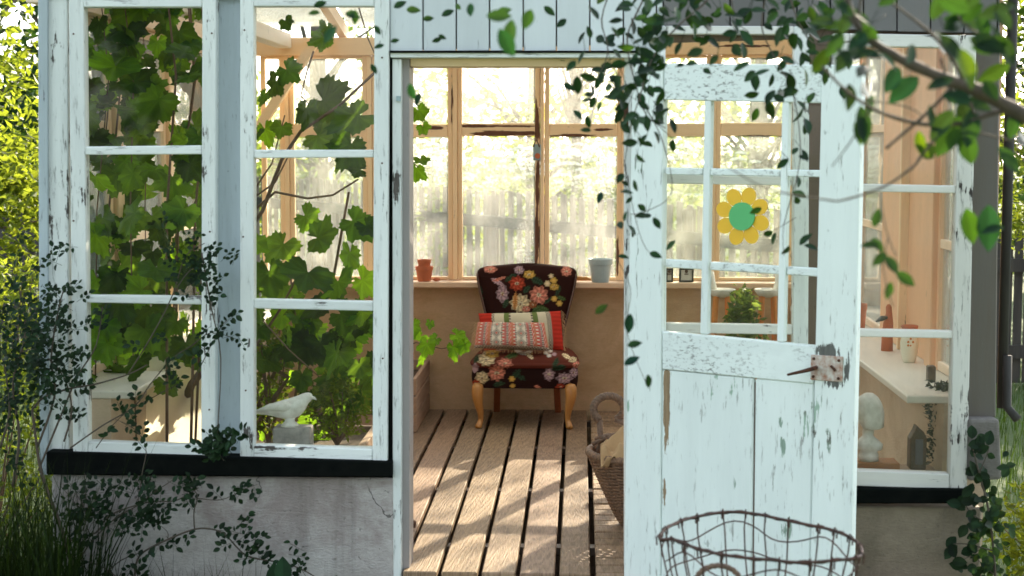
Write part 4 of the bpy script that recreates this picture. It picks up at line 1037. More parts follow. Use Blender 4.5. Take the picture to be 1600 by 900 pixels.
# stools and plant seen through the door panes
for k, (px, lab) in enumerate(((1128, 'white shell stool with orange legs, left one behind the door glass'), (1200, 'white shell stool with orange legs, right one behind the door glass'))):
    Yc = 8.1; c = at(px, 450, Yc); zz = at(px, 462, Yc).z
    r = thing('garden_stool', lab, 'stool', (c.x, Yc, 0), 'white stools with orange legs')
    m = MB(); m.lathe([(.02, zz - .01), (.05, zz), (.07, zz + .03), (.065, zz + .035), (.045, zz + .01)], c.x, Yc, 24); m.build('seat', M['stonewhite'], r, smooth=True)
    m = MB(); s = 1 if k else -1; m.tube([(c.x + s * .04, Yc, zz + .02), (c.x + s * .065, Yc, zz + .07), (c.x + s * .05, Yc + .02, zz + .12)], [.02, .032, .012], 10); m.build('backrest', M['stonewhite'], r, smooth=True)
    for a in (45, 135, 225, 315):
        a = math.radians(a); m = MB(); m.tube([(c.x + .04 * math.cos(a), Yc + .04 * math.sin(a), zz), (c.x + .09 * math.cos(a), Yc + .09 * math.sin(a), 0)], .012, 8); m.build('leg', M['orange'], r)

# ------------------------------------------------------------------ leaves
def grape_outline(n=44, seed=0):
    out = []
    for i in range(n):
        a = 2 * math.pi * i / n           # 0 = tip direction
        d = abs((a + math.pi) % (2 * math.pi) - math.pi)
        r = .62
        for c_, h, w_ in ((0, .40, .42), (1.15, .30, .36), (2.15, .20, .38)):
            r += h * math.exp(-((d - c_) / w_) ** 2)
        if d > 2.9: r *= .30
        r *= 1 + .07 * (1 if i % 2 else -1)
        out.append((r * math.cos(a), r * math.sin(a)))
    return out
GO = grape_outline()
def grape_leaf(mb, c, size, nrm, tip, tint):
    n = Vector(nrm).normalized(); t_ = Vector(tip); t_ = (t_ - n * t_.dot(n)).normalized(); s_ = n.cross(t_); c = Vector(c); k = size / 2
    cup = R.uniform(-.25, .3); fold = R.uniform(-.2, .35)
    def P_(x, y_): return c + t_ * (x * k) + s_ * (y_ * k) + n * (k * (cup * (x * x + y_ * y_) * .5 + fold * abs(y_) * .5 + .09 * math.sin(x * 6 + size * 90) * math.cos(y_ * 7)))
    ph, am = R.uniform(0, 6.28), R.uniform(.05, .16); sq = R.uniform(.85, 1.15)
    OG = []
    for j_, (x, y_) in enumerate(GO):
        an = math.atan2(y_, x); k_ = 1 + am * math.sin(2 * an + ph) + R.uniform(-.05, .05); OG.append((x * k_, y_ * k_ * sq))
    vs = [P_(-.12, 0)] + [P_(x * .5 - .05, y_ * .5) for x, y_ in OG] + [P_(x, y_) for x, y_ in OG]; N_ = len(OG)
    fs = [(0, 1 + i, 1 + (i + 1) % N_) for i in range(N_)] + [(1 + i, 1 + N_ + i, 1 + N_ + (i + 1) % N_, 1 + (i + 1) % N_) for i in range(N_)]
    base = tint or (1, 1, 1)
    for q_, f_ in enumerate(fs):
        i = q_ % N_; a_ = 2 * math.pi * (i + .5) / N_; d_ = abs((a_ + math.pi) % (2 * math.pi) - math.pi)
        v_ = min(abs(d_ - w_) for w_ in (0.08, 1.15, 2.15)); g_ = 1.22 if v_ < .10 else R.uniform(.93, 1.05)
        if q_ == 0: mb.add(vs, [f_], tuple(c_ * g_ for c_ in base)); o_ = len(mb.v) - len(vs)
        else: mb.f.append(tuple(k_ + o_ for k_ in f_)); mb.c.append(tuple(c_ * g_ for c_ in base)); mb.mi.append(mb.cur)
def oval_leaf(mb, c, L, nrm, tip, tint, wr=.42):
    n = Vector(nrm).normalized(); t_ = Vector(tip); t_ = t_ - n * t_.dot(n)
    if t_.length < .01: t_ = n.orthogonal()
    t_.normalize(); s_ = n.cross(t_); c = Vector(c); prof = [(0, .05), (.12, .55), (.3, .92), (.5, 1), (.7, .8), (.88, .38), (1, .0)]
    bend = R.uniform(-.15, .25); vs = []; fs = []
    for x, w_ in prof:
        mid = c + t_ * (x * L) - n * (bend * L * x * x); hw = w_ * L * wr * .5
        vs += [mid + s_ * hw + n * hw * .3, mid, mid - s_ * hw + n * hw * .3]
    for i in range(len(prof) - 1):
        a = i * 3; fs += [(a, a + 3, a + 4, a + 1), (a + 1, a + 4, a + 5, a + 2)]
    o_ = len(mb.f); mb.add(vs, fs, tint)
    for k_ in range(o_ + 1, len(mb.f), 2): mb.c[k_] = tuple(q * .72 for q in tint)
def rtint(a=.7, b=1.25, y=.12):
    g = R.uniform(a, b); return (g * R.uniform(1 - y, 1 + y * 2), g, g * R.uniform(.8, 1.1))

# grape vine behind the first window
def vine(label, leaves, stems, base):
    r = thing('grape_vine', label, 'vine', base)
    m = MB()
    for pts, rad in stems: m.tube([at(*p) for p in pts], [rad * (1 - .5 * i / len(pts)) for i in range(len(pts))], 7)
    m.build('stems', M['vinebark'], r, smooth=True)
    m = MB()
    for c, sz, nrm, tip, tn in leaves: grape_leaf(m, c, sz, nrm, tip, tn)
    m.build('leaves', M['grape'], r, smooth=True); return r
def rnd_leaf(px, py, Y, s0, s1, tint=None):
    nrm = (R.gauss(0, .65), -1 + R.gauss(0, .3), R.gauss(.3, .6)); tip = (R.gauss(0, .8), R.gauss(0, .3), -1 + R.gauss(0, .45))
    return (at(px, py, Y), R.uniform(s0, s1), nrm, tip, tint or (rtint(.35, 1.3, .07) if R.random() < .86 else (2.1, 1.9, .8)))  # some leaves tinted yellow to imitate sun shining through them
Lv = []
rr = random.Random(5)
for _ in range(215):
    px = rr.uniform(118, 325); py = rr.uniform(-10, 600); Y = rr.uniform(5.9, 6.75)
    if 225 < px < 262 and 195 < py < 330 and rr.random() < .6: continue
    Lv.append(rnd_leaf(px, py, Y, .10, .20))
for (px, py, s) in ((245, 160, .21), (180, 105, .20), (175, 165, .17), (200, 60, .19), (285, 80, .15), (165, 345, .17), (205, 335, .20), (150, 440, .22), (245, 420, .20), (285, 330, .18), (165, 510, .17), (290, 540, .15), (150, 280, .18), (300, 260, .17), (240, 265, .16), (180, 430, .2), (230, 520, .2)):
    Lv.append(rnd_leaf(px, py, 5.85 + rr.random() * .1, s * .95, s * 1.05))
for (px, py) in ((232, 300), (225, 345), (205, 390), (185, 590), (270, 570), (200, 555), (290, 500)): Lv.append(rnd_leaf(px, py, 6.8, .12, .16, (1.7, 1.5, .9)))  # yellowed tint stands in for sunlight through the rear leaves
for _ in range(25): Lv.append(rnd_leaf(rr.uniform(130, 315), rr.uniform(540, 690), rr.uniform(6.3, 7.2), .07, .13))
st = []
for k in range(10):
    x = rr.uniform(130, 310); Y = rr.uniform(5.95, 6.7); dx = rr.uniform(-40, 40); st.append(([(x, 760, Y), (x + dx * .3, 560, Y), (x + dx * .5, 330, Y), (x + dx * .9 + 15, 120, Y), (x + dx, -20, Y)], rr.uniform(.003, .007)))
st.append(([(200, 740, 6.3), (270, 670, 6.3), (300, 600, 6.25), (330, 560, 6.2)], .022))
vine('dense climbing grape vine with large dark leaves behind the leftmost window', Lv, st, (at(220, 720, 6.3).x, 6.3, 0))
Lv = []
for (px, py, s) in ((510, 160, .24), (555, 185, .22), (480, 175, .18), (545, 230, .2), (500, 215, .18), (450, 110, .14), (430, 130, .12), (415, 150, .10), (505, 62, .12), (510, 45, .1), (447, 35, .09), (415, 205, .12), (440, 200, .10), (400, 215, .1), (560, 265, .11), (530, 255, .1), (555, 350, .17), (575, 355, .15), (480, 340, .14), (440, 385, .19), (400, 380, .13), (500, 370, .18), (545, 400, .18), (420, 430, .2), (480, 430, .22), (530, 445, .2), (570, 440, .17), (395, 440, .15), (440, 450, .2), (500, 480, .2)):
    Lv.append(rnd_leaf(px, py, 6.05 + rr.random() * .3, s * .95, s * 1.05))
for _ in range(46): Lv.append(rnd_leaf(rr.uniform(470, 612), rr.uniform(480, 625), rr.uniform(6.0, 6.5), .11, .2))
for _ in range(22): Lv.append(rnd_leaf(rr.uniform(385, 470), rr.uniform(470, 570), rr.uniform(6.1, 6.6), .09, .16))
for _ in range(16): Lv.append(rnd_leaf(rr.uniform(390, 600), rr.uniform(590, 700), rr.uniform(6.3, 6.9), .09, .15, (1.5, 1.4, .9)))  # yellowish tint imitates sunlit leaves low in the vine
st = [([(395, 350, 6.2), (410, 330, 6.2), (440, 250, 6.2), (470, 205, 6.2), (530, 165, 6.2), (600, 100, 6.2)], .009), ([(395, 330, 6.25), (430, 300, 6.25), (480, 310, 6.25), (520, 305, 6.25), (560, 280, 6.25)], .006), ([(380, 700, 6.3), (430, 620, 6.3), (450, 590, 6.3), (400, 560, 6.3), (395, 520, 6.3)], .012),
      ([(400, 540, 6.2), (440, 480, 6.2), (470, 420, 6.2)], .006), ([(490, 80, 6.2), (480, 110, 6.2), (470, 150, 6.2), (500, 180, 6.2)], .004), ([(560, 10, 6.1), (575, 60, 6.1), (588, 90, 6.1)], .003), ([(395, 300, 6.3), (425, 255, 6.3), (445, 180, 6.3)], .004), ([(395, 310, 6.3), (430, 285, 6.3), (455, 235, 6.3)], .004),
      ([(410, 500, 6.0), (450, 545, 6.0), (500, 590, 6.0)], .003), ([(395, 650, 6.35), (440, 560, 6.35), (520, 440, 6.35), (545, 300, 6.35)], .008), ([(450, 700, 6.4), (470, 560, 6.4), (450, 400, 6.4)], .006)]
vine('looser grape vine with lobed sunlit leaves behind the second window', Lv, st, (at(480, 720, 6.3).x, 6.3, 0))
Lv = []
for (px, py, s) in ((655, 175, .13), (662, 200, .11), (650, 265, .14), (658, 250, .10), (645, 510, .12), (665, 540, .15), (655, 525, .12), (680, 530, .09), (660, 560, .10), (715, 525, .12), (708, 545, .13), (725, 540, .10), (672, 505, .07)):
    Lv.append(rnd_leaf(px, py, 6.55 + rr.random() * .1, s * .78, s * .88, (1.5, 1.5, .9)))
st = [([(600, 560, 6.6), (650, 535, 6.6), (690, 545, 6.6), (715, 540, 6.6)], .003), ([(600, 240, 6.6), (640, 250, 6.6), (655, 262, 6.6)], .003), ([(600, 150, 6.6), (640, 165, 6.6), (668, 200, 6.6)], .003), ([(600, 700, 6.6), (596, 400, 6.6), (602, 100, 6.6)], .006)]
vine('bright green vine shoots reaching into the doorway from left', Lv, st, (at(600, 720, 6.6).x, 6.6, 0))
# low pot plants on the left sills (lit, small leaved)
def bushy(name, label, cat, c, rad, n, size, mat, stems=8, h=None, group=None, sz=None):
    r = thing(name, label, cat, (c[0], c[1], c[2]), group)
    m = MB(); pts = []
    for _ in range(n):
        a = R.uniform(0, 2 * math.pi); q = R.random() ** .5; zz = R.random()
        pts.append((c[0] + rad[0] * q * math.cos(a) * (.4 + .6 * math.sin(math.pi * min(1, zz * .9 + .1))), c[1] + rad[1] * q * math.sin(a), c[2] + rad[2] * (.1 + .9 * zz) + R.gauss(0, .01)))
    leaf_cloud(m, pts, size, up=.5); m.build('leaves', mat, r)
    m = MB()
    for k in range(stems): 
        p = pts[k * 7 % len(pts)]; m.tube([(c[0], c[1], c[2] - .02), ((c[0] + p[0]) / 2 + .01, (c[1] + p[1]) / 2, (c[2] + p[2]) / 2), p], [.006, .004, .002], 5)
    m.build('stems', M['vinebark'], r); return r
q = at(530, 700, 6.15)
bushy('potted_herb', 'pale sunlit herb tuft beside the dove on the window ledge', 'plant', (q.x, 6.1, .36), (.13, .10, .25), 900, .03, M['limeleaf'])
q = at(415, 640, 6.3)
bushy('leafy_shoots', 'pale green leafy shoots behind the dove figurine', 'plant', (q.x, 6.35, .30), (.12, .12, .5), 700, .035, M['limeleaf'])
q = at(1165, 470, 7.8)
bushy('potted_fern', 'green leafy pot plant between the two white stools', 'plant', (q.x, 7.9, .28), (.10, .10, .5), 900, .05, M['hedgeleaf'])
m = MB(); m.lathe(pot_prof(.09, .065, .28), q.x, 7.9, 26); m.build('flower_pot', M['terracotta'], loc=(q.x, 7.9, 0), label='tall terracotta pot on the floor holding the green leafy plant', cat='pot')
# planting bed under the vines
m = MB(); x0, x1 = XL + .19, -.86
r = thing('planting_trough', 'long wooden trough of soil along the front wall under the vines', 'trough', ((x0 + x1) / 2, 6.3, 0))
m = MB(); m.box(x0, x1, 5.84, 5.87, .0, .30); m.box(x0, x1, 6.75, 6.78, 0, .30); m.box(x1 - .03, x1, 5.871, 6.749, 0, .30); m.box(x0, x0 + .03, 5.871, 6.749, 0, .30); m.build('boards', M['crate'], r, bevel=.003)
m = MB(); m.box(x0 + .031, x1 - .031, 5.872, 6.748, .01, .27); m.build('soil', M['soil'], r)
# thin translucent sheet added to make a bright glow behind the leftmost window
q = at(245, 700, 6.3); m = MB()
pf = [(.30, .27), (.29, .36), (.26, .46), (.21, .54), (.13, .61), (.05, .64), (.005, .65)]; na = 30
vs = [(q.x + r0 * 1.1 * math.cos(a0) * (1 + .02 * math.sin(a0 * 15)), 6.35 + r0 * .5 * math.sin(a0) * (1 + .06 * math.sin(a0 * 23)), z0) for r0, z0 in pf for a0 in [math.pi + math.pi * j / na for j in range(na + 1)]]
m.add(vs, [(i * (na + 1) + j, i * (na + 1) + j + 1, (i + 1) * (na + 1) + j + 1, (i + 1) * (na + 1) + j) for i in range(len(pf) - 1) for j in range(na)])
m.build('glow_fleece', M['glow_cloth'], loc=(q.x, 6.35, .27), smooth=True, label='pale translucent fleece sheet added for the glow behind the leftmost window', cat='cover')

# ------------------------------------------------------------------ rose at the left front
YR = 5.40
def stemset(paths, Y=YR):
    m = MB()
    for pts, r_ in paths:
        P3 = [at(p[0], p[1], (p[2] if len(p) > 2 else Y)) for p in pts]
        # smooth
        Q = []
        for i in range(len(P3) - 1):
            a, b, c_, d = P3[max(0, i - 1)], P3[i], P3[i + 1], P3[min(len(P3) - 1, i + 2)]
            for k in range(4):
                u = k / 4; Q.append(.5 * ((2 * b) + (-a + c_) * u + (2 * a - 5 * b + 4 * c_ - d) * u * u + (-a + 3 * b - 3 * c_ + d) * u ** 3))
        Q.append(P3[-1]); m.tube(Q, [r_ * (1 - .55 * i / len(Q)) for i in range(len(Q))], 6)
    return m
RP = [([(118, 1000), (115, 900), (106, 860), (92, 815), (75, 770), (64, 735), (58, 700), (50, 640)], .010),
      ([(214, 1000), (211, 905), (213, 880), (225, 862), (262, 843), (300, 828), (325, 826), (350, 834), (375, 860), (395, 872), (445, 880), (482, 895), (510, 915)], .0042),
      ([(108, 845), (150, 832), (172, 805), (230, 785), (275, 782), (310, 762)], .004), ([(304, 826), (303, 800), (308, 772), (285, 755)], .003), ([(306, 778), (345, 781), (380, 765), (402, 757)], .002),
      ([(110, 900), (140, 850), (180, 810), (215, 790), (240, 770), (270, 750)], .003), ([(160, 900), (190, 875), (225, 862)], .003), ([(230, 1000), (180, 900), (115, 870), (90, 850)], .003),
      ([(262, 843), (262, 832), (252, 822)], .002), ([(215, 790), (222, 740), (228, 700), (210, 670), (180, 655)], .002), ([(142, 838), (120, 790), (95, 760)], .002), ([(135, 780), (132, 740)], .002), ([(130, 830), (134, 800), (118, 770)], .0025),
      ([(50, 640), (70, 620), (110, 607), (150, 600), (200, 585), (230, 570)], .0045), ([(60, 735), (95, 650), (120, 590), (150, 540), (160, 480)], .0045), ([(58, 700), (85, 620), (80, 560), (90, 490), (100, 450)], .005), ([(100, 690), (112, 640), (100, 590), (75, 560)], .004),
      ([(110, 700), (160, 665), (210, 635), (235, 600), (270, 560), (300, 540)], .003), ([(150, 700), (190, 650), (250, 615), (280, 600)], .002), ([(200, 585), (240, 520), (270, 460), (290, 400), (320, 380)], .003), ([(270, 460), (300, 420), (330, 430)], .002), ([(300, 540), (330, 520), (370, 530)], .002),
      ([(20, 760), (30, 680), (20, 600), (40, 520), (30, 450)], .006), ([(0, 700), (15, 640), (5, 560)], .005), ([(320, 700), (345, 690), (365, 700)], .002), ([(315, 395), (330, 480), (345, 560), (340, 690), (350, 720)], .003), ([(300, 600), (340, 520), (355, 500)], .002)]
r = thing('rose_bush', 'dark climbing rose with thin arching stems in front of left wall', 'bush', (at(110, 900, YR).x, YR, GZ))
stemset(RP).build('stems', M['twig'], r, smooth=True)
m = MB()
def sprig(mb, px, py, Y, n=5, L=.03, spread=.03):
    c = at(px, py, Y); d = Vector((R.uniform(-1, 1), R.uniform(-.6, .2), R.uniform(-.4, 1))).normalized(); s_ = d.orthogonal().normalized()
    mb.tube([c - d * .01, c + d * spread * 1.6], .0008, 4, col=(.8, .6, .5))
    for k in range(n):
        t_ = (k + 1) / n; sd_ = (-1) ** k; p = c + d * spread * 1.6 * t_ + s_ * sd_ * .004
        tip = d * .5 + s_ * sd_ * 1.0 if k < n - 1 else d
        oval_leaf(mb, p, L * R.uniform(.7, 1.15), (R.gauss(0, .5), -1, R.gauss(.6, .5)), tip, rtint(.6, 1.3), .62)
for pts, _ in RP[1:]:
    for i in range(len(pts) - 1):
        k = 2 if (pts[i][1] > 740) else 3
        for _ in range(k):
            if R.random() < .36:
                u = R.random(); sprig(m, interp(pts[i][0], pts[i + 1][0], u), interp(pts[i][1], pts[i + 1][1], u), YR + R.uniform(-.04, .04), 5, .028)
rr2 = random.Random(11)
for _ in range(135):   # dense part over the corner board
    px = rr2.gauss(60, 38); py = rr2.gauss(535, 62)
    if px > 150: continue
    sprig(m, px, py, YR + rr2.uniform(-.12, .1), 5, .023)
for _ in range(55): sprig(m, rr2.gauss(20, 22), rr2.gauss(600, 80), YR + rr2.uniform(-.1, .3), 5, .024)
for _ in range(26): sprig(m, rr2.gauss(300, 26), rr2.gauss(412, 24), YR + rr2.uniform(-.05, .05), 5, .021)
for _ in range(7): sprig(m, rr2.gauss(345, 16), rr2.gauss(515, 9), YR, 5, .021)
for _ in range(14): sprig(m, rr2.gauss(352, 10), rr2.gauss(700, 12), YR, 5, .028)
for (px, py, n) in ((145, 805, 12), (170, 765, 6), (215, 765, 8), (225, 810, 10), (240, 820, 6), (160, 800, 6), (130, 800, 8), (290, 775, 5), (370, 770, 3), (375, 830, 5), (385, 845, 4), (405, 872, 4), (250, 795, 5), (180, 820, 7), (345, 690, 5), (465, 868, 2), (478, 888, 2), (120, 770, 4)):
    for _ in range(n): sprig(m, px + R.gauss(0, 6), py + R.gauss(0, 6), YR, 4, .024)
m.build('leaves', M['roseleaf'], r, smooth=True)

# broad leaves at the bottom (hosta-like) and ivy at the right corner
m = MB()
for px, py in ((435, 905), (448, 895), (425, 915), (440, 930)): oval_leaf(m, at(px - 5, py + 20, 5.3), .10, (R.gauss(0, .3), -1, .4), (R.gauss(0, .2), 0, 1), (1, 1.2, 1.1), .6)
m.tube([at(440, 1100, 5.32), at(438, 920, 5.3)], .003, 5, col=(1, 1, 1))
m.build('broadleaf_weed', M['roseleaf'], loc=(at(440, 900, 5.32).x, 5.32, GZ), smooth=True, label='small broad leaved weed at the foot of the left plaster wall', cat='weed')
r = thing('creeper', 'dark leafy creeper climbing the right corner of the greenhouse', 'creeper', (at(1540, 900, 5.4).x, 5.4, GZ))
RP2 = [([(1560, 1100), (1555, 900), (1545, 800), (1530, 740), (1520, 700)], .005), ([(1550, 860), (1510, 850), (1490, 850)], .003), ([(1548, 820), (1515, 800), (1505, 770)], .003), ([(1530, 740), (1545, 700), (1535, 695)], .002), ([(1555, 900), (1520, 870), (1500, 880)], .002)]
stemset(RP2, 5.42).build('stems', M['twig'], r)
m = MB(); rr3 = random.Random(3)
for _ in range(120):
    px = rr3.gauss(1543, 17); py = rr3.gauss(838, 55)
    if px < 1480: continue
    oval_leaf(m, at(px, py, 5.42 + rr3.uniform(-.1, .08)), rr3.uniform(.025, .045), (R.gauss(0, .5), -1, R.gauss(.4, .4)), (R.gauss(0, 1), 0, R.gauss(-.3, .8)), rtint(), .7)
for (px, py) in ((1500, 785), (1490, 850), (1478, 858), (1510, 800), (1520, 700), (1530, 705), (1512, 740), (1538, 745), (1515, 820), (1500, 870), (1505, 885), (1525, 760), (1530, 690), (1545, 690)):
    for _ in range(2): oval_leaf(m, at(px + R.gauss(0, 5), py + R.gauss(0, 5), 5.42), .05, (R.gauss(0, .4), -1, .4), (R.gauss(0, 1), 0, R.gauss(0, .8)), rtint(), .7)
m.build('leaves', M['roseleaf'], r, smooth=True)

# ------------------------------------------------------------------ foreground hanging branch (blurred)
def fpath(pts, Y): return [at(p[0], p[1], Y + (p[2] if len(p) > 2 else 0)) for p in pts]
def shrub_branch(label, twigs, leafspec, extra, Y, base):
    r = thing('overhanging_branch', label, 'branch', base)
    m = MB()
    for pts, r0, r1 in twigs:
        P3 = fpath(pts, Y); Q = []
        for i in range(len(P3) - 1):
            a, b, c_, d = P3[max(0, i - 1)], P3[i], P3[i + 1], P3[min(len(P3) - 1, i + 2)]
            for k in range(4):
                u = k / 4; Q.append(.5 * ((2 * b) + (-a + c_) * u + (2 * a - 5 * b + 4 * c_ - d) * u * u + (-a + 3 * b - 3 * c_ + d) * u ** 3))
        Q.append(P3[-1]); n = len(Q); m.tube(Q, [interp(r0, r1, i / n) * (1 + .12 * math.sin(i * 1.7)) for i in range(n)], 8)
    m.build('wood', M['bark'], r, smooth=True)
    m = MB()
    for (cx_, cy_, sx_, sy_, n, L0, L1, dY) in leafspec:
        for _ in range(int(n * .72)):
            px, py = R.gauss(cx_, sx_), R.gauss(cy_, sy_); c = at(px, py, Y + R.uniform(-dY, dY))
            tn = rtint(.6, 1.2)
            if R.random() < .05: tn = (2.0, 1.8, .8)
            oval_leaf(m, c, R.uniform(L0, L1) * (1.12 if Y < 3 else 1.25), (R.gauss(0, .7), -1, R.gauss(.5, .6)), (R.gauss(0, .8), R.gauss(0, .3), R.gauss(-.6, .6)), tn, .52)
            if R.random() < .3: m.tube([c, c + Vector((R.gauss(0, .02), 0, R.uniform(.02, .05)))], .0009, 4, col=(.8, .5, .5))
    for (px, py, L, dx, dz, tn, dy_) in extra:
        oval_leaf(m, at(px, py, Y + dy_), L * 1.15, (R.gauss(0, .3), -1, R.gauss(.2, .3)), (dx, 0, dz), tn, .5)
    m.build('leaves', M['shrubleaf'], r, smooth=True); return r
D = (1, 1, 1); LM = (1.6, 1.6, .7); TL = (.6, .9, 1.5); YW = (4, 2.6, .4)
tw = [([(1640, 205), (1602, 181), (1530, 143), (1483, 126), (1423, 100), (1387, 81), (1354, 57), (1330, 20), (1320, -30)], .014, .004),
      ([(1380, -5), (1440, 40), (1480, 80), (1505, 125)], .002, .004), ([(1284, 103), (1320, 140), (1360, 168), (1400, 184), (1445, 194), (1500, 193), (1560, 175), (1600, 181)], .0022, .005),
      ([(1490, 135), (1455, 170), (1437, 187), (1410, 210), (1384, 232)], .0035, .0025), ([(1475, 200), (1440, 243), (1425, 262), (1380, 292), (1320, 312), (1290, 312), (1200, 295), (1140, 262)], .003, .0010),
      ([(1360, 168), (1330, 220), (1300, 260)], .0015, .0008), ([(1470, 90), (1480, 120), (1500, 140)], .002, .003), ([(1350, 157), (1395, 162), (1425, 170), (1440, 180)], .0015, .001), ([(1505, 130), (1520, 170), (1530, 195)], .003, .002),
      ([(1340, 45), (1345, 0), (1355, -40)], .003, .002), ([(1500, 200), (1560, 215), (1610, 225)], .002, .001), ([(1540, 60), (1500, 30), (1490, -10)], .002, .002), ([(1400, 400), (1385, 360), (1375, 300)], .001, .001), ([(1395, 480), (1380, 420), (1388, 370)], .001, .001)]
ls = [(1350, 60, 30, 30, 20, .03, .05, .12), (1560, 40, 30, 35, 18, .04, .06, .15), (1500, 60, 40, 40, 12, .04, .06, .15), (1430, 60, 40, 40, 6, .04, .06, .15), (1345, 110, 12, 30, 6, .03, .045, .1), (1580, 250, 14, 60, 7, .03, .05, .1), (1450, 210, 40, 20, 3, .03, .05, .1), (1500, 140, 40, 30, 10, .04, .06, .1), (1330, 20, 30, 20, 12, .035, .05, .1)]
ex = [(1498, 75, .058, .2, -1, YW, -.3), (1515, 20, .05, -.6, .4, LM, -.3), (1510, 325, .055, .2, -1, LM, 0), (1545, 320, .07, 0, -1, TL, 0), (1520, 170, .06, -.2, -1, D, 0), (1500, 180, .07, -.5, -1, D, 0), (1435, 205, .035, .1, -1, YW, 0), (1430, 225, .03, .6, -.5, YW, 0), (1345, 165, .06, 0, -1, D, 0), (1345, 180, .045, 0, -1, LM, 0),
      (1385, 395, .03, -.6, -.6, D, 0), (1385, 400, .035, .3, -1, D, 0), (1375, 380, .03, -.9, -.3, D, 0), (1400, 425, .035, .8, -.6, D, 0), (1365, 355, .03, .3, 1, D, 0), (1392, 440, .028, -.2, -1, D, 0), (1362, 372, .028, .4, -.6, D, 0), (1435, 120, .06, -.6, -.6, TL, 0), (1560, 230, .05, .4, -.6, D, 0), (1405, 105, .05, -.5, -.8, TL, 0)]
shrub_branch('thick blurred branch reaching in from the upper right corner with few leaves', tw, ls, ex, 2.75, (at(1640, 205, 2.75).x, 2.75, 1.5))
tw = [([(1110, -30), (1105, 0), (1060, 40), (1020, 90), (1000, 150), (985, 200), (975, 260)], .0025, .001), ([(1020, -30), (1000, 10), (980, 60), (990, 120), (1010, 180), (1040, 200)], .0025, .001), ([(960, -30), (940, 30), (950, 80), (930, 130), (905, 190)], .002, .0008),
      ([(1010, 170), (1035, 220), (1050, 300), (1010, 330), (985, 335)], .0015, .0007), ([(975, 250), (990, 330), (1005, 380), (1020, 400)], .001, .0006), ([(960, 400), (985, 450), (980, 520), (1010, 600)], .001, .0006), ([(1200, -20), (1190, 40), (1210, 90), (1240, 150), (1250, 250), (1225, 350), (1225, 400)], .002, .0007),
      ([(1230, -20), (1250, 40), (1280, 70), (1350, 60)], .002, .002), ([(1140, -20), (1150, 30), (1170, 50)], .0015, .001)]
ls = [(1000, 45, 42, 40, 72, .024, .038, .3), (990, 150, 30, 40, 40, .024, .038, .25), (960, 90, 35, 45, 28, .024, .038, .25), (930, 140, 22, 25, 12, .02, .034, .2), (1010, 180, 28, 22, 18, .024, .036, .2), (1070, 20, 45, 22, 32, .026, .04, .2), (1190, 30, 40, 28, 42, .026, .042, .25), (1270, 40, 30, 32, 34, .026, .044, .25), (1215, 100, 28, 28, 22, .026, .04, .2), (1225, 160, 26, 16, 14, .026, .04, .15), (1110, 30, 30, 30, 10, .02, .03, .1),
      (1040, 100, 22, 12, 6, .02, .03, .1), (985, 270, 18, 45, 14, .018, .03, .15), (1010, 330, 26, 26, 10, .018, .03, .1), (1245, 260, 14, 30, 10, .022, .034, .1), (1225, 370, 16, 16, 7, .022, .036, .1), (1120, 0, 60, 10, 14, .024, .04, .2), (1290, 110, 20, 20, 8, .024, .036, .1)]
ex = [(930, 150, .03, -.4, -1, D, 0), (880, 130, .03, .6, -.4, D, 0), (918, 180, .03, 0, -1, D, 0), (940, 300, .028, -.3, -1, TL, 0), (1015, 395, .03, .8, -.4, D, 0), (965, 400, .025, .8, -.3, D, 0), (985, 490, .04, -.1, -1, TL, -.3), (975, 570, .035, .8, .5, TL, -.3), (1012, 585, .03, .2, -1, D, -.3), (930, 490, .03, .7, .5, (3, 2, 1), -.4), (1190, 325, .028, -.9, -.4, LM, 0), (980, 540, .03, 1, .2, D, -.3),
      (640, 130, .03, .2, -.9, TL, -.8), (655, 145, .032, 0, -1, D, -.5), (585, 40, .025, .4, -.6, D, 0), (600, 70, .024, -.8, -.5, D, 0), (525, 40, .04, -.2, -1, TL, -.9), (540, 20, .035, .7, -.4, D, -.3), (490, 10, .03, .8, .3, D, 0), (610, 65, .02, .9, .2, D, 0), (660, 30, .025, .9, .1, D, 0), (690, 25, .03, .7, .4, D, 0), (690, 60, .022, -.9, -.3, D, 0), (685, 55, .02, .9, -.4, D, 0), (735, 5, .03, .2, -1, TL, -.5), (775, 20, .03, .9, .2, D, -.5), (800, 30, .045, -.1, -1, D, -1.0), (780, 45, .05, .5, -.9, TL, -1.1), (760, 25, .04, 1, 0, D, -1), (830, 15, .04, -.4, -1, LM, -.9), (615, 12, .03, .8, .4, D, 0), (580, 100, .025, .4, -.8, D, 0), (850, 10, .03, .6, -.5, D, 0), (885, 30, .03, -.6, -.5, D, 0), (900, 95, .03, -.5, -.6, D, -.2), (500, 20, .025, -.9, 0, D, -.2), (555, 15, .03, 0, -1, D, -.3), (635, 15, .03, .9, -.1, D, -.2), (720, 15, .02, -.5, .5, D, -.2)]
shrub_branch('leafy twigs hanging down in front of the door and lintel', tw, ls, ex, 3.9, (at(1110, -30, 3.9).x, 3.9, 2.1))

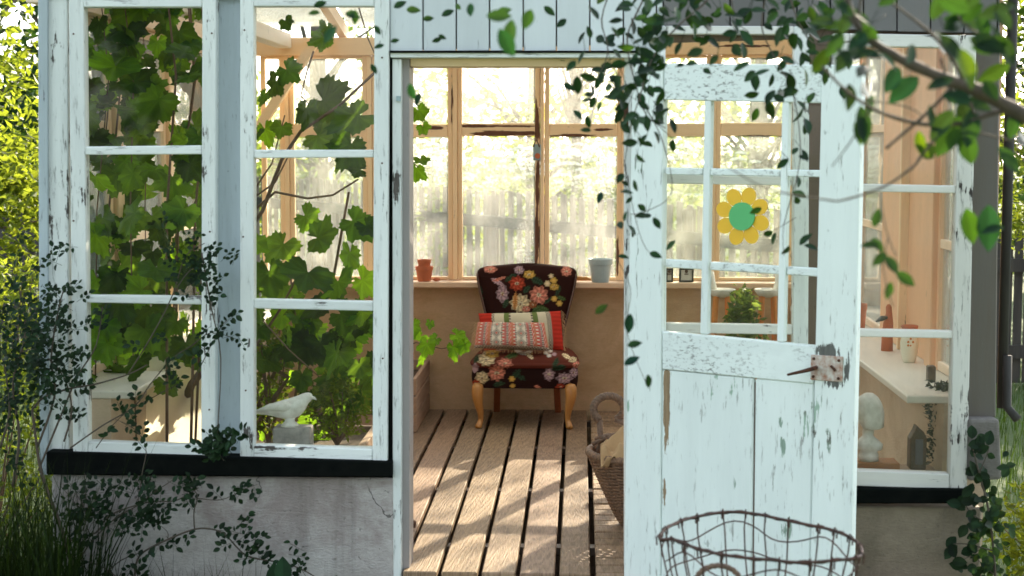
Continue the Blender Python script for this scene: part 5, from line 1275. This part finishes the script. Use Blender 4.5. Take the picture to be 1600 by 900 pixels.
# ------------------------------------------------------------------ garden beyond: fences, flowers, trees
def fence(label, A, B, pitch, w_, mat, ztA, ztB, gzz, railz):
    """A, B = (x,y); pickets along the line"""
    A = Vector(A); B = Vector(B); Ld = (B - A).length; d = (B - A) / Ld; r = thing('picket_fence', label, 'fence', ((A.x + B.x) / 2, (A.y + B.y) / 2, gzz))
    n = int(Ld / pitch); nrm = Vector((-d.y, d.x)); bay = 20
    if nrm.y > 0: nrm = -nrm
    for b in range(0, n, bay):
        m = MB()
        for k in range(b, min(n, b + bay)):
            p = A + d * (k * pitch); zt_ = interp(ztA, ztB, k / n) + R.uniform(-.015, .015); h = w_ / 2 * R.uniform(.9, 1.1)
            a_, b_ = p - d * h, p + d * h; q = nrm * .016
            m.hexa([(a_.x + q.x, a_.y + q.y, gzz), (b_.x + q.x, b_.y + q.y, gzz), (b_.x + q.x, b_.y + q.y, zt_ - .01), (a_.x + q.x, a_.y + q.y, zt_)], [(a_.x, a_.y, gzz), (b_.x, b_.y, gzz), (b_.x, b_.y, zt_ - .01), (a_.x, a_.y, zt_)])
        m.build('picket_panel', mat, r)
    for dz in railz:
        m = MB(); m.beam((A.x + nrm.x * .04, A.y + nrm.y * .04, ztA - dz), (B.x + nrm.x * .04, B.y + nrm.y * .04, ztB - dz), .04, .10); m.build('rail', M['darkfence'], r)  # dark wood colour stands in for shade on the rail's near side
    k = 0
    while k * 2.2 < Ld:
        p = A + d * k * 2.2 - nrm * .06; m = MB(); m.box(p.x - .05, p.x + .05, p.y - .05, p.y + .05, gzz - .1, interp(ztA, ztB, k * 2.2 / Ld) - .05); m.build('post', mat, r); k += 1
    return r
pa = at(560, 283, 15.5); pb = at(1000, 312, 13.2)
dxy = (Vector((pb.x, pb.y)) - Vector((pa.x, pa.y))); A_ = Vector((pa.x, pa.y)) - dxy * .75; B_ = Vector((pb.x, pb.y)) + dxy * .55
sl = pb.z - pa.z
fence('weathered grey picket fence behind the back windows', A_, B_, .104, .056, M['fence'], pa.z - sl * .75, pb.z + sl * .55, -.25, (.28, 1.05))
fence('dark picket fence at the far left behind the sunlit shrub', (-6.5, 13.5), (-3.2, 12.6), .09, .066, M['darkfence'], .95, .95, -.25, (.25, .9))
fence('black picket fence at the far right beyond the lawn', (2.6, 12.0), (7.5, 12.6), .085, .068, M['darkfence'], .86, .86, -.28, (.25, .9))
# white umbel flowers
for k in range(46):
    Y = R.uniform(13.2, 16.0); px = R.choice([R.uniform(630, 1000), R.uniform(630, 1260), R.uniform(880, 970), R.uniform(630, 720)]); c = at(px, 290, Y)
    ztp = 1.5 - R.uniform(12, 62) * Y / FPX if R.random() < .8 else 1.5
    r = None; Y0 = Y
    gx_, gy_ = c.x, Y
    # keep clear of the fence line
    tt = ((Vector((gx_, gy_)) - A_).dot((B_ - A_).normalized())) / (B_ - A_).length; fy = A_.y + (B_ - A_).y * tt
    if abs(gy_ - fy) < .25: gy_ = fy + .35
    if gy_ < fy: gy_ = fy + .3 + R.random() * .5
    r = thing('cow_parsley', 'tall white umbel flower beyond the back picket fence', 'flower', (gx_, gy_, -.22), 'white umbel flowers beyond the fence')
    m = MB(); m.tube([(gx_, gy_, -.25), (gx_ + .02, gy_, .5), (gx_, gy_, ztp)], [.008, .006, .004], 5, col=(1, 1, 1))
    heads = []
    for j in range(R.randint(3, 6)):
        a = R.uniform(0, 6.28); q = R.uniform(.05, .2); h = (gx_ + q * math.cos(a), gy_ + q * math.sin(a), ztp + R.uniform(-.15, .1)); heads.append(h)
        m.tube([(gx_, gy_, ztp - .25), h], .003, 4, col=(1, 1, 1))
    leaf_cloud(m, [(gx_ + R.gauss(0, .1), gy_ + R.gauss(0, .1), R.uniform(-.1, max(.2, ztp - .2))) for _ in range(60)], .09)
    m.build('stalk', M['hedgeleaf'], r)
    m = MB()
    for h in heads + [(gx_, gy_, ztp)]:
        rad_ = R.uniform(.05, .09)
        for _ in range(36):
            a = R.uniform(0, 6.28); q = rad_ * R.random() ** .5; z = h[2] + .02 * (1 - (q / rad_) ** 2); s = .011
            p = Vector((h[0] + q * math.cos(a), h[1] + q * math.sin(a), z)); u = Vector((R.gauss(0, 1), R.gauss(0, 1), R.gauss(0, 1))).normalized(); v = u.orthogonal().normalized()
            m.add([p + u * s, p + v * s, p - u * s, p - v * s], [(0, 1, 2, 3)])
    m.build('flower_head', M['petalwhite'], r)
# trees
def tree(label, x, y, h, cr_, cz, n, size, mat, trunk=.12, name='tree', group='trees in the garden behind', seed=0, lean=0, squash=1.0):
    rg = random.Random(seed + int(x * 10)); r = thing(name, label, 'tree', (x, y, -.3), group)
    m = MB(); top = Vector((x + lean, y, h * .92)); basep = Vector((x, y, -.35)); pts = [basep, Vector((x + lean * .2, y, h * .25)), Vector((x + lean * .6, y + .1, h * .6)), top]
    m.tube(pts, [trunk * 1.3, trunk, trunk * .6, trunk * .15], 10)
    cl = []
    for k in range(26):
        a = rg.uniform(0, 6.28); zz = rg.uniform(cz, h); q = cr_ * rg.uniform(.35, .95) * math.sqrt(max(.08, 1 - ((zz - (cz + h) / 2) / ((h - cz) * .62)) ** 2))
        e = Vector((x + q * math.cos(a), y + q * math.sin(a) * squash, zz)); cl.append((e, cr_ * rg.uniform(.22, .42)))
        st_ = Vector((x + lean * .4, y, max(.4, zz * rg.uniform(.45, .75)))); m.tube([st_, (st_ + e) / 2 + Vector((0, 0, .15)), e], [trunk * .32, trunk * .18, trunk * .05], 5)
    m.build('trunk', M['bark'], r, smooth=True)
    m = MB(); pts = []
    for _ in range(n):
        e, q = cl[rg.randrange(len(cl))]; d = Vector((rg.gauss(0, 1), rg.gauss(0, 1), rg.gauss(0, .8))).normalized() * q * rg.random() ** .45; pts.append(e + d)
    leaf_cloud(m, pts, size); m.build('crown', mat, r); return r
TR = [('broad pale green tree behind the fence, left of the back windows', -3.2, 19.5, 6.5, 2.6, .6), ('dense tree behind the fence in line with the floral chair', -.6, 21.5, 7.2, 2.6, .8), ('tall tree behind the fence right of the floral chair', 2.2, 20.0, 7.6, 2.4, .8),
      ('large garden tree beyond the right fence', 5.4, 19.0, 7.2, 2.4, .8), ('far tree beyond the right corner of the lawn', 8.8, 21.0, 8.5, 3.0, .5), ('far bushy tree beyond the left fence', -7.0, 21.0, 7.0, 3.0, .5)]
for i, (lb, x, y, h, c_, cz) in enumerate(TR): tree(lb, x, y, h, c_, cz, 4600, .14, M['treeleaf'] if i % 2 else M['hedgeleaf'], seed=i)
tree('slim grey trunk tree just behind the picket fence', at(901, 280, 15.8).x, 15.8, 4.6, .9, 2.3, 1500, .09, M['treeleaf'], trunk=.055, seed=20)
tree('dense dark green tree at the far left behind the dark fence', -6.0, 15.0, 6.5, 2.5, .2, 15000, .16, M['shrubleaf'], seed=77)
tree('dense dark green tree at the far right behind the black fence', 6.0, 15.5, 5.0, 2.2, .3, 9000, .14, M['shrubleaf'], seed=78)
tree('sunlit yellow green tree at the left edge beyond the greenhouse corner', -4.0, 9.6, 3.8, 1.2, .5, 13000, .075, M['limeleaf'], trunk=.05, seed=30)
tree('sunlit leafy tree at the right edge above the black fence', 3.35, 10.6, 3.2, .9, 1.0, 6000, .06, M['limeleaf'], trunk=.05, seed=31)
for i, (lb, x, y) in enumerate((('added unseen dark tree blocking sky light behind the camera, left', -7, -9), ('added unseen dark tree blocking sky light behind the camera, centre', .5, -11), ('added unseen dark tree blocking sky light behind the camera, right', 8, -9))):
    tree(lb, x, y, 9.0, 4.2, .3, 8000, .5, M['shrubleaf'], trunk=.2, seed=50 + i, group='added sky blockers behind the viewpoint')  # unseen trees added to cut sky light and reflections on the front
# hedge mass beyond, one mass
m = MB(); leaf_cloud(m, [(R.uniform(-14, 16), R.uniform(24, 26.5), -.3 + 2.6 * R.random() ** .8) for _ in range(16000)], .22)
m.build('distant_hedge', M['limeleaf'], loc=(0, 25, -.3), kind='stuff', label='far hedge closing the garden behind the fence', cat='hedge')
# dark shrub and lit shrub near the left and right front
bushy('shrub', 'sunlit bush at the far left behind the dark rose stems', 'shrub', (-2.75, 7.3, GZ), (.7, .5, 1.30), 4200, .045, M['limeleaf'], 14)
bushy('shrub', 'sunlit small leaved bush at the lower right corner of the photo', 'shrub', (2.05, 6.3, GZ), (.42, .3, .62), 4500, .045, M['limeleaf'], 10)
# grass blades
m = MB()
def blades(n, x0, x1, y0, y1, h0, h1, w_=.006, gg=1.0):
    for _ in range(n):
        x, y = R.uniform(x0, x1), R.uniform(y0, y1); h = R.uniform(h0, h1); a = R.uniform(0, 6.28); b = R.uniform(.05, .45) * h; dx, dy = math.cos(a) * b, math.sin(a) * b; u = R.uniform(0, 6.28); sx_, sy_ = math.cos(u) * w_ / 2, math.sin(u) * w_ / 2
        g = gg * R.uniform(.6, 1.3)
        m.add([(x - sx_, y - sy_, GZ), (x + sx_, y + sy_, GZ), (x + dx * .35 + sx_ * .8, y + dy * .35 + sy_ * .8, GZ + h * .6), (x + dx * .35 - sx_ * .8, y + dy * .35 - sy_ * .8, GZ + h * .6), (x + dx, y + dy, GZ + h)], [(0, 1, 2, 3), (3, 2, 4)], (g, g, g * .9))
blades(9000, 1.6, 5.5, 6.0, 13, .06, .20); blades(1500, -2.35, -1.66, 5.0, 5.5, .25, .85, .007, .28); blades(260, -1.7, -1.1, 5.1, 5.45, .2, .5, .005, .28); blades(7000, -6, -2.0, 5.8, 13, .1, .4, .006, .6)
m.build('grass', M['grassblade'], loc=(0, 0, GZ), kind='stuff', label='long grass around the greenhouse', cat='grass')
